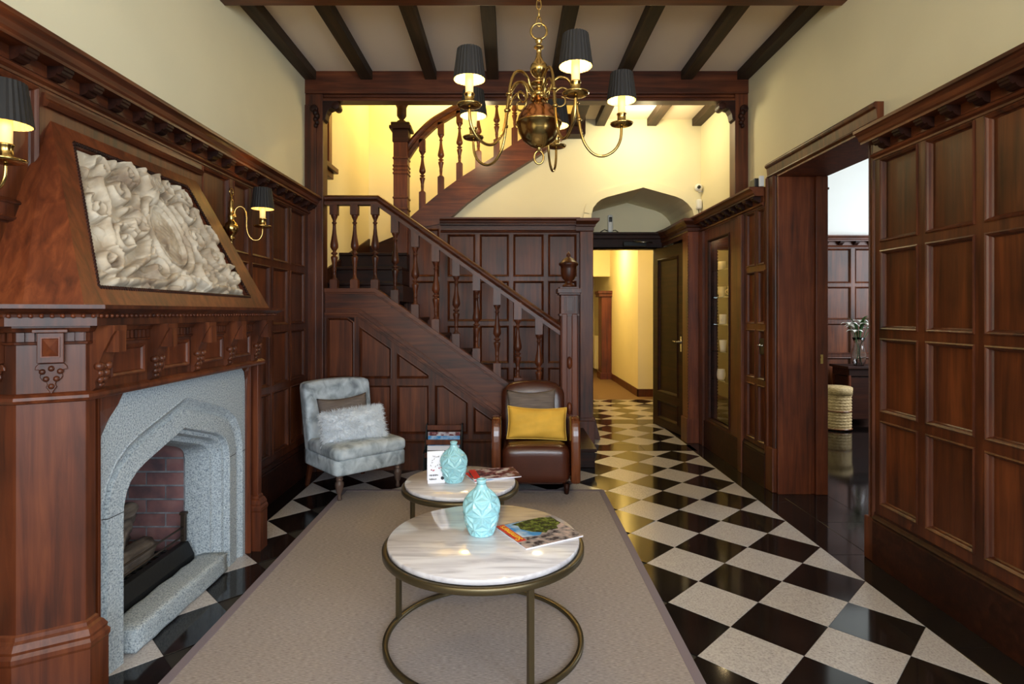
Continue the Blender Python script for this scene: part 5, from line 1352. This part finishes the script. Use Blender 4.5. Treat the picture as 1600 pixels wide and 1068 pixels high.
# magazine rack by the stair panelling
mr_ = thing('magazine_rack', 'low stepped black and brown wooden magazine rack before the stair panelling', 'rack', (-0.565, 4.93, 0))
for s in (-0.158, 0.146):
    m = MB(); m.prism([(-0.16, 0), (0.09, 0), (0.09, 0.43), (0.02, 0.43), (-0.03, 0.33), (-0.09, 0.24), (-0.16, 0.22)], 'yz', s, s + 0.012); obj('side_panel', m, IRON, mr_)
for y, z in ((0.03, 0.40), (-0.06, 0.295), (-0.145, 0.205)):
    m = MB(); m.box(-0.146, 0.146, y - 0.012, y, z - 0.02, z + 0.022); obj('rail', m, WR, mr_, bevel=0.003)
m = MB(); m.box(-0.146, 0.146, -0.15, 0.08, 0.02, 0.035); obj('bottom_shelf', m, IRON, mr_)
for i, (y, z, h_, c_, lb) in enumerate(((0.010, 0.205, 0.165, MAGDARK, 'magazine with a red and black cover in the top tier of rack'), (-0.004, 0.17, 0.17, MAGSKY, 'magazine with a teal picture cover before the red one in rack'),
                                    (-0.085, 0.115, 0.16, PAPER, 'pale magazine standing in the middle tier of the rack'), (-0.105, 0.06, 0.18, BLACKPL, 'dark magazine standing in the lowest tier of the rack'))):
    t = thing('magazine', lb, 'magazine', (-0.565, 4.93 + y, 0.036), 0, 'magazines in the rack')
    m = MB(); m.box(-0.138 + 0.004 * i, 0.136, -0.004, 0.004, 0, z + h_ - 0.04); obj('pages', m, PAPER, t)
    m = MB(); m.box(-0.139 + 0.004 * i, 0.137, -0.0055, -0.0042, 0, z + h_ - 0.039); obj('cover', m, c_, t)

# ------------------------------------------------------------------ pillow helper
def pillow_mesh(name, w_, h_, t_, mats, pinch=0.06, wr=0.004, seed=0, flop=0.0):
    m = MB()
    def f(side):
        def fn(u, v):
            a, b = 2 * u - 1, 2 * v - 1
            e = max(0.0, (1 - abs(a) ** 3.2)) ** 0.55 * max(0.0, (1 - abs(b) ** 3.2)) ** 0.55
            x = a * w_ / 2 * (1 - pinch * (1 - b * b) ** 1 * 0.5 * abs(a)); z = b * h_ / 2 * (1 - pinch * (1 - a * a) * abs(b))
            z += flop * (a * a - 0.3)
            y = side * (t_ / 2) * e + side * wr * e * (sin(a * 7 + seed + b * 3) + sin(b * 9 - a * 4 + seed))
            return (x, y, z)
        return fn
    m.grid(f(-1), 26, 18); m.grid(f(1), 26, 18)
    me = m.mesh(name, mats)
    bm = bmesh.new(); bm.from_mesh(me); bmesh.ops.remove_doubles(bm, verts=bm.verts[:], dist=1e-5); bmesh.ops.recalc_face_normals(bm, faces=bm.faces[:]); bm.to_mesh(me); bm.free()
    for p in me.polygons: p.use_smooth = True
    return me
def edge_loop(w_, h_, pinch, flop, n=22):
    pts = []
    def E(a, b):
        x = a * w_ / 2 * (1 - pinch * (1 - b * b) * 0.5 * abs(a)); z = b * h_ / 2 * (1 - pinch * (1 - a * a) * abs(b)) + flop * (a * a - 0.3); return (x, 0, z)
    for k in range(n): pts.append(E(-1 + 2 * k / n, -1))
    for k in range(n): pts.append(E(1, -1 + 2 * k / n))
    for k in range(n): pts.append(E(1 - 2 * k / n, 1))
    for k in range(n): pts.append(E(-1, 1 - 2 * k / n))
    return pts

# ------------------------------------------------------------------ brown leather armchair
ac = thing('leather_armchair', 'brown leather armchair with curved wooden arms in front of the stair newel', 'armchair', (0.195, 4.32, 0.0), R(0))
def seatw(x, y, z):
    if z > 0.2: z -= 0.05 * max(0, (y - 0.10)) ** 1.0; z += 0.012 * (1 - (x / 0.27) ** 2)
    return (x, y, z)
m = MB(); m.rbox(-0.262, 0.262, 0.0, 0.60, 0.085, 0.385, 0.07, 12, seatw); obj('seat', m, LEATHER, ac)
def backw(x, y, z):
    t = max(0, (z - 0.2) / 0.6); z2 = z + 0.055 * (1 - (x / 0.27) ** 2) * t ** 3 - (0.02 if abs(x) > 0.2 and t > 0.85 else 0); return (x, y + 0.12 * t + 0.02 * (x / 0.27) ** 2 * 0, z2)
m = MB(); m.rbox(-0.268, 0.268, 0.47, 0.60, 0.12, 0.765, 0.045, 12, backw); obj('backrest', m, LEATHER, ac)
for s in (-1, 1):
    prof = [(0.0, 0.10), (-0.012, 0.25), (-0.008, 0.42), (0.012, 0.53), (0.05, 0.585), (0.10, 0.598), (0.20, 0.585), (0.38, 0.545), (0.56, 0.51), (0.65, 0.49), (0.66, 0.35), (0.64, 0.12), (0.55, 0.10)]
    prof = curve_pts(prof, 3)
    m = MB(); xa, xb = (0.264, 0.335) if s > 0 else (-0.335, -0.264); m.prism(prof, 'yz', xa, xb)
    obj('armrest', m, WO, ac, bevel=0.018, seg=3)
for x in (-0.235, 0.235):
    for y in (0.06, 0.56):
        m = MB(); m.lathe([(0.016, 0.0115), (0.026, 0.09)], (x, y, 0), 4, Matrix.Identity(4)); obj('leg', m, WD, ac)
yc = thing('cushion', 'mustard yellow velvet cushion on the brown leather armchair', 'cushion', (0.212, 4.545, 0.515), R(2), 'cushions on the leather armchair')
yc.rotation_euler = (R(-16), R(2), R(1))
obj('cushion_body', pillow_mesh('cushion_body', 0.47, 0.255, 0.13, YELLOW, 0.10, 0.005, 1, 0.006), YELLOW, yc)
m = MB(); m.tube(edge_loop(0.47, 0.255, 0.10, 0.006), 0.0045, 6, True); obj('piping', m, PIPING, yc)
tc_ = thing('cushion', 'taupe striped cushion behind the mustard one on leather armchair', 'cushion', (0.175, 4.70, 0.605), 0, 'cushions on the leather armchair')
tc_.rotation_euler = (R(-16), R(-1), 0)
obj('cushion_body', pillow_mesh('cushion_body', 0.40, 0.30, 0.12, TAUPE, 0.10, 0.004, 3, 0.012), TAUPE, tc_)

# ------------------------------------------------------------------ grey slipper chair
ga = R(43)
gc_ = thing('slipper_chair', 'armless grey crushed velvet chair on turned legs by the stair panelling', 'chair', (-1.255, 4.165, 0.0), ga)
Wc, Dc = 0.585, 0.58
m = MB(); m.rbox(0, Wc, 0, Dc, 0.19, 0.315, 0.022, 8); obj('seat_base', m, VELVET, gc_)
def cushw(x, y, z):
    cx_, cy_ = (x - Wc / 2) / (Wc / 2), (y - 0.24) / 0.28
    if z > 0.34: z += 0.022 * max(0, 1 - cx_ * cx_) * max(0, 1 - cy_ * cy_) - 0.007 * (sin(cx_ * 6.3) ** 2 * sin(cy_ * 6.0) ** 2)
    return (x, y, z)
m = MB(); m.rbox(-0.008, Wc + 0.008, -0.012, 0.50, 0.300, 0.405, 0.042, 16, cushw); obj('seat', m, VELVET, gc_)
def backg(x, y, z):
    t = (z - 0.28) / 0.56; c = (x - Wc / 2) / (Wc / 2)
    return (Wc / 2 + (x - Wc / 2) * (0.97 + 0.03 * t), y + 0.105 * t + 0.018 * (1 - c * c), z + 0.018 * (1 - c * c) * max(0, t) - 0.0)
m = MB(); m.rbox(0, Wc, 0.455, 0.58, 0.20, 0.825, 0.035, 12, backg); obj('backrest', m, VELVET, gc_)
LEGP = [(0.012, 0.0), (0.016, 0.012), (0.013, 0.03), (0.012, 0.045), (0.020, 0.06), (0.027, 0.085), (0.032, 0.12), (0.030, 0.14), (0.020, 0.150), (0.026, 0.158), (0.026, 0.168), (0.020, 0.172), (0.028, 0.18), (0.028, 0.19)]
for x in (0.045, Wc - 0.045):
    m = MB(); m.lathe([(r_, 0.0125 + z * 0.95) for r_, z in LEGP], (x, 0.045, 0), 16); obj('leg', m, LEGW, gc_)
    m = MB(); m.tube([(x, Dc + 0.03, 0.0), (x, Dc - 0.05, 0.195)], [0.017, 0.026], 4, square=True); obj('leg', m, WV, gc_)
def on_chair(x, y, z): return Matrix.Rotation(ga, 4, 'Z') @ Vector((x, y, z)) + Vector(gc_.location)
p = on_chair(0.235, 0.345, 0.575)
gt = thing('cushion', 'taupe striped cushion behind the white fur one on grey chair', 'cushion', p, 0, 'cushions on the grey chair')
gt.rotation_euler = (R(-13), R(-3), ga - 0.15)
obj('cushion_body', pillow_mesh('cushion_body', 0.40, 0.30, 0.12, TAUPE, 0.10, 0.004, 2, 0.012), TAUPE, gt)
p = on_chair(0.245, 0.225, 0.510)
fc = thing('cushion', 'shaggy white fur cushion leaning on the grey velvet chair', 'cushion', p, 0, 'cushions on the grey chair')
fc.rotation_euler = (R(-22), R(-5), ga - 0.30)
obj('cushion_body', pillow_mesh('cushion_body', 0.46, 0.245, 0.15, FURM, 0.02, 0.006, 5), FURM, fc)
rg2 = random.Random(11); m = MB()
for k in range(6500):
    a, b = rg2.uniform(-1, 1), rg2.uniform(-1, 1)
    if rg2.random() < 0.35:
        if rg2.random() < 0.6: b = math.copysign(1 - rg2.random() * 0.08, b)
        else: a = math.copysign(1 - rg2.random() * 0.08, a)
    side = -1 if rg2.random() < 0.8 else 1
    e = max(0.0, (1 - abs(a) ** 3.2)) ** 0.55 * max(0.0, (1 - abs(b) ** 3.2)) ** 0.55
    p0 = Vector((a * 0.225, side * 0.073 * e, b * 0.118)); nrm = Vector((a ** 3 * 0.9, side * (0.55 + 0.5 * e), b ** 3 * 0.9 - 0.25)).normalized()
    d = (nrm * 0.95 + Vector((rg2.uniform(-.8, .8), rg2.uniform(-.3, .3), rg2.uniform(-.8, .6)))).normalized(); L = rg2.uniform(0.024, 0.058)
    sd = d.cross(Vector((rg2.uniform(-1, 1), 1, rg2.uniform(-1, 1)))).normalized() * 0.0013
    mid = p0 + d * L * 0.55; tip = p0 + d * L + Vector((rg2.uniform(-.006, .006), 0, -0.008))
    i = [m.pt(*(p0 - sd)), m.pt(*(p0 + sd)), m.pt(*(mid + sd * 0.8)), m.pt(*(mid - sd * 0.8)), m.pt(*tip)]
    m.face((i[0], i[1], i[2], i[3])); m.face((i[3], i[2], i[4]))
obj('fur', m.mesh('fur', FURM, fix=False), None, fc)['kind'] = 'stuff'

# ------------------------------------------------------------------ small devices
sc_ = thing('security_camera', 'small white security camera on the wall beside the arch', 'camera', (2.03, 6.255, 2.70))
m = MB(); m.ball((0.0, -0.05, 0.035), 0.042, 16); m.lathe([(0.02, 0), (0.022, 0.01), (0.012, 0.02), (0.012, 0.05)], (0.03, -0.02, -0.01), 12); obj('housing', m, WHITEPL, sc_)
m = MB(); m.lathe([(0.001, 0), (0.017, 0.0), (0.019, 0.012), (0.001, 0.016)], (0, 0, 0), 14, Matrix.Translation((-0.008, -0.082, 0.032)) @ Matrix.Rotation(R(90), 4, 'X')); obj('lens', m, BLACKPL, sc_)
sn = thing('motion_sensor', 'white motion sensor below the security camera', 'sensor', (2.045, 6.245, 2.555))
m = MB(); m.rbox(-0.028, 0.028, -0.04, 0.03, -0.05, 0.06, 0.02, 6); obj('housing', m, WHITEPL, sn)
m = MB(); m.tube([(0, 0, -0.05), (0.004, 0.0, -0.10)], 0.004, 6); obj('cable', m, BLACKPL, sn)
rt = thing('alarm_box', 'small black box with white back standing on the right cornice', 'box', (1.995, 4.66, 2.3945))
m = MB(); m.box(-0.04, 0.025, -0.05, 0.04, 0, 0.072); obj('housing', m, BLACKPL, rt, bevel=0.008)
m = MB(); m.box(-0.01, 0.03, -0.075, -0.052, 0, 0.085); obj('aerial', m, WHITEPL, rt, bevel=0.006)
ph = thing('wireless_phone', 'small grey telephone handset on a base above the corridor door', 'telephone', (1.235, 7.10, 2.377))
m = MB(); m.rbox(-0.032, 0.032, -0.02, 0.02, 0.0, 0.215, 0.018, 6); obj('handset', m, WHITEPL, ph)
m = MB(); m.rbox(-0.02, 0.02, -0.024, -0.017, 0.125, 0.185, 0.003, 4); obj('screen', m, BLACKPL, ph)
m = MB(); m.tube([(-0.03, 0, 0.02), (-0.07, 0, 0.035), (-0.12, 0.01, 0.006)], 0.005, 6); m.tube([(0.03, 0, 0.02), (0.06, 0, 0.03), (0.10, 0.01, 0.006)], 0.005, 6); obj('cable', m, BLACKPL, ph)

# ------------------------------------------------------------------ the unseen back of the room
m = MB(); m.box(XL, -1.05, -3.1, -3.0, 0, 3.6); m.box(1.65, XR, -3.1, -3.0, 0, 3.6); m.box(-1.05, 1.65, -3.1, -3.0, 0, 0.9); m.box(-1.05, 1.65, -3.1, -3.0, 2.9, 3.6)
struct('wall_front', m, PLASTER)
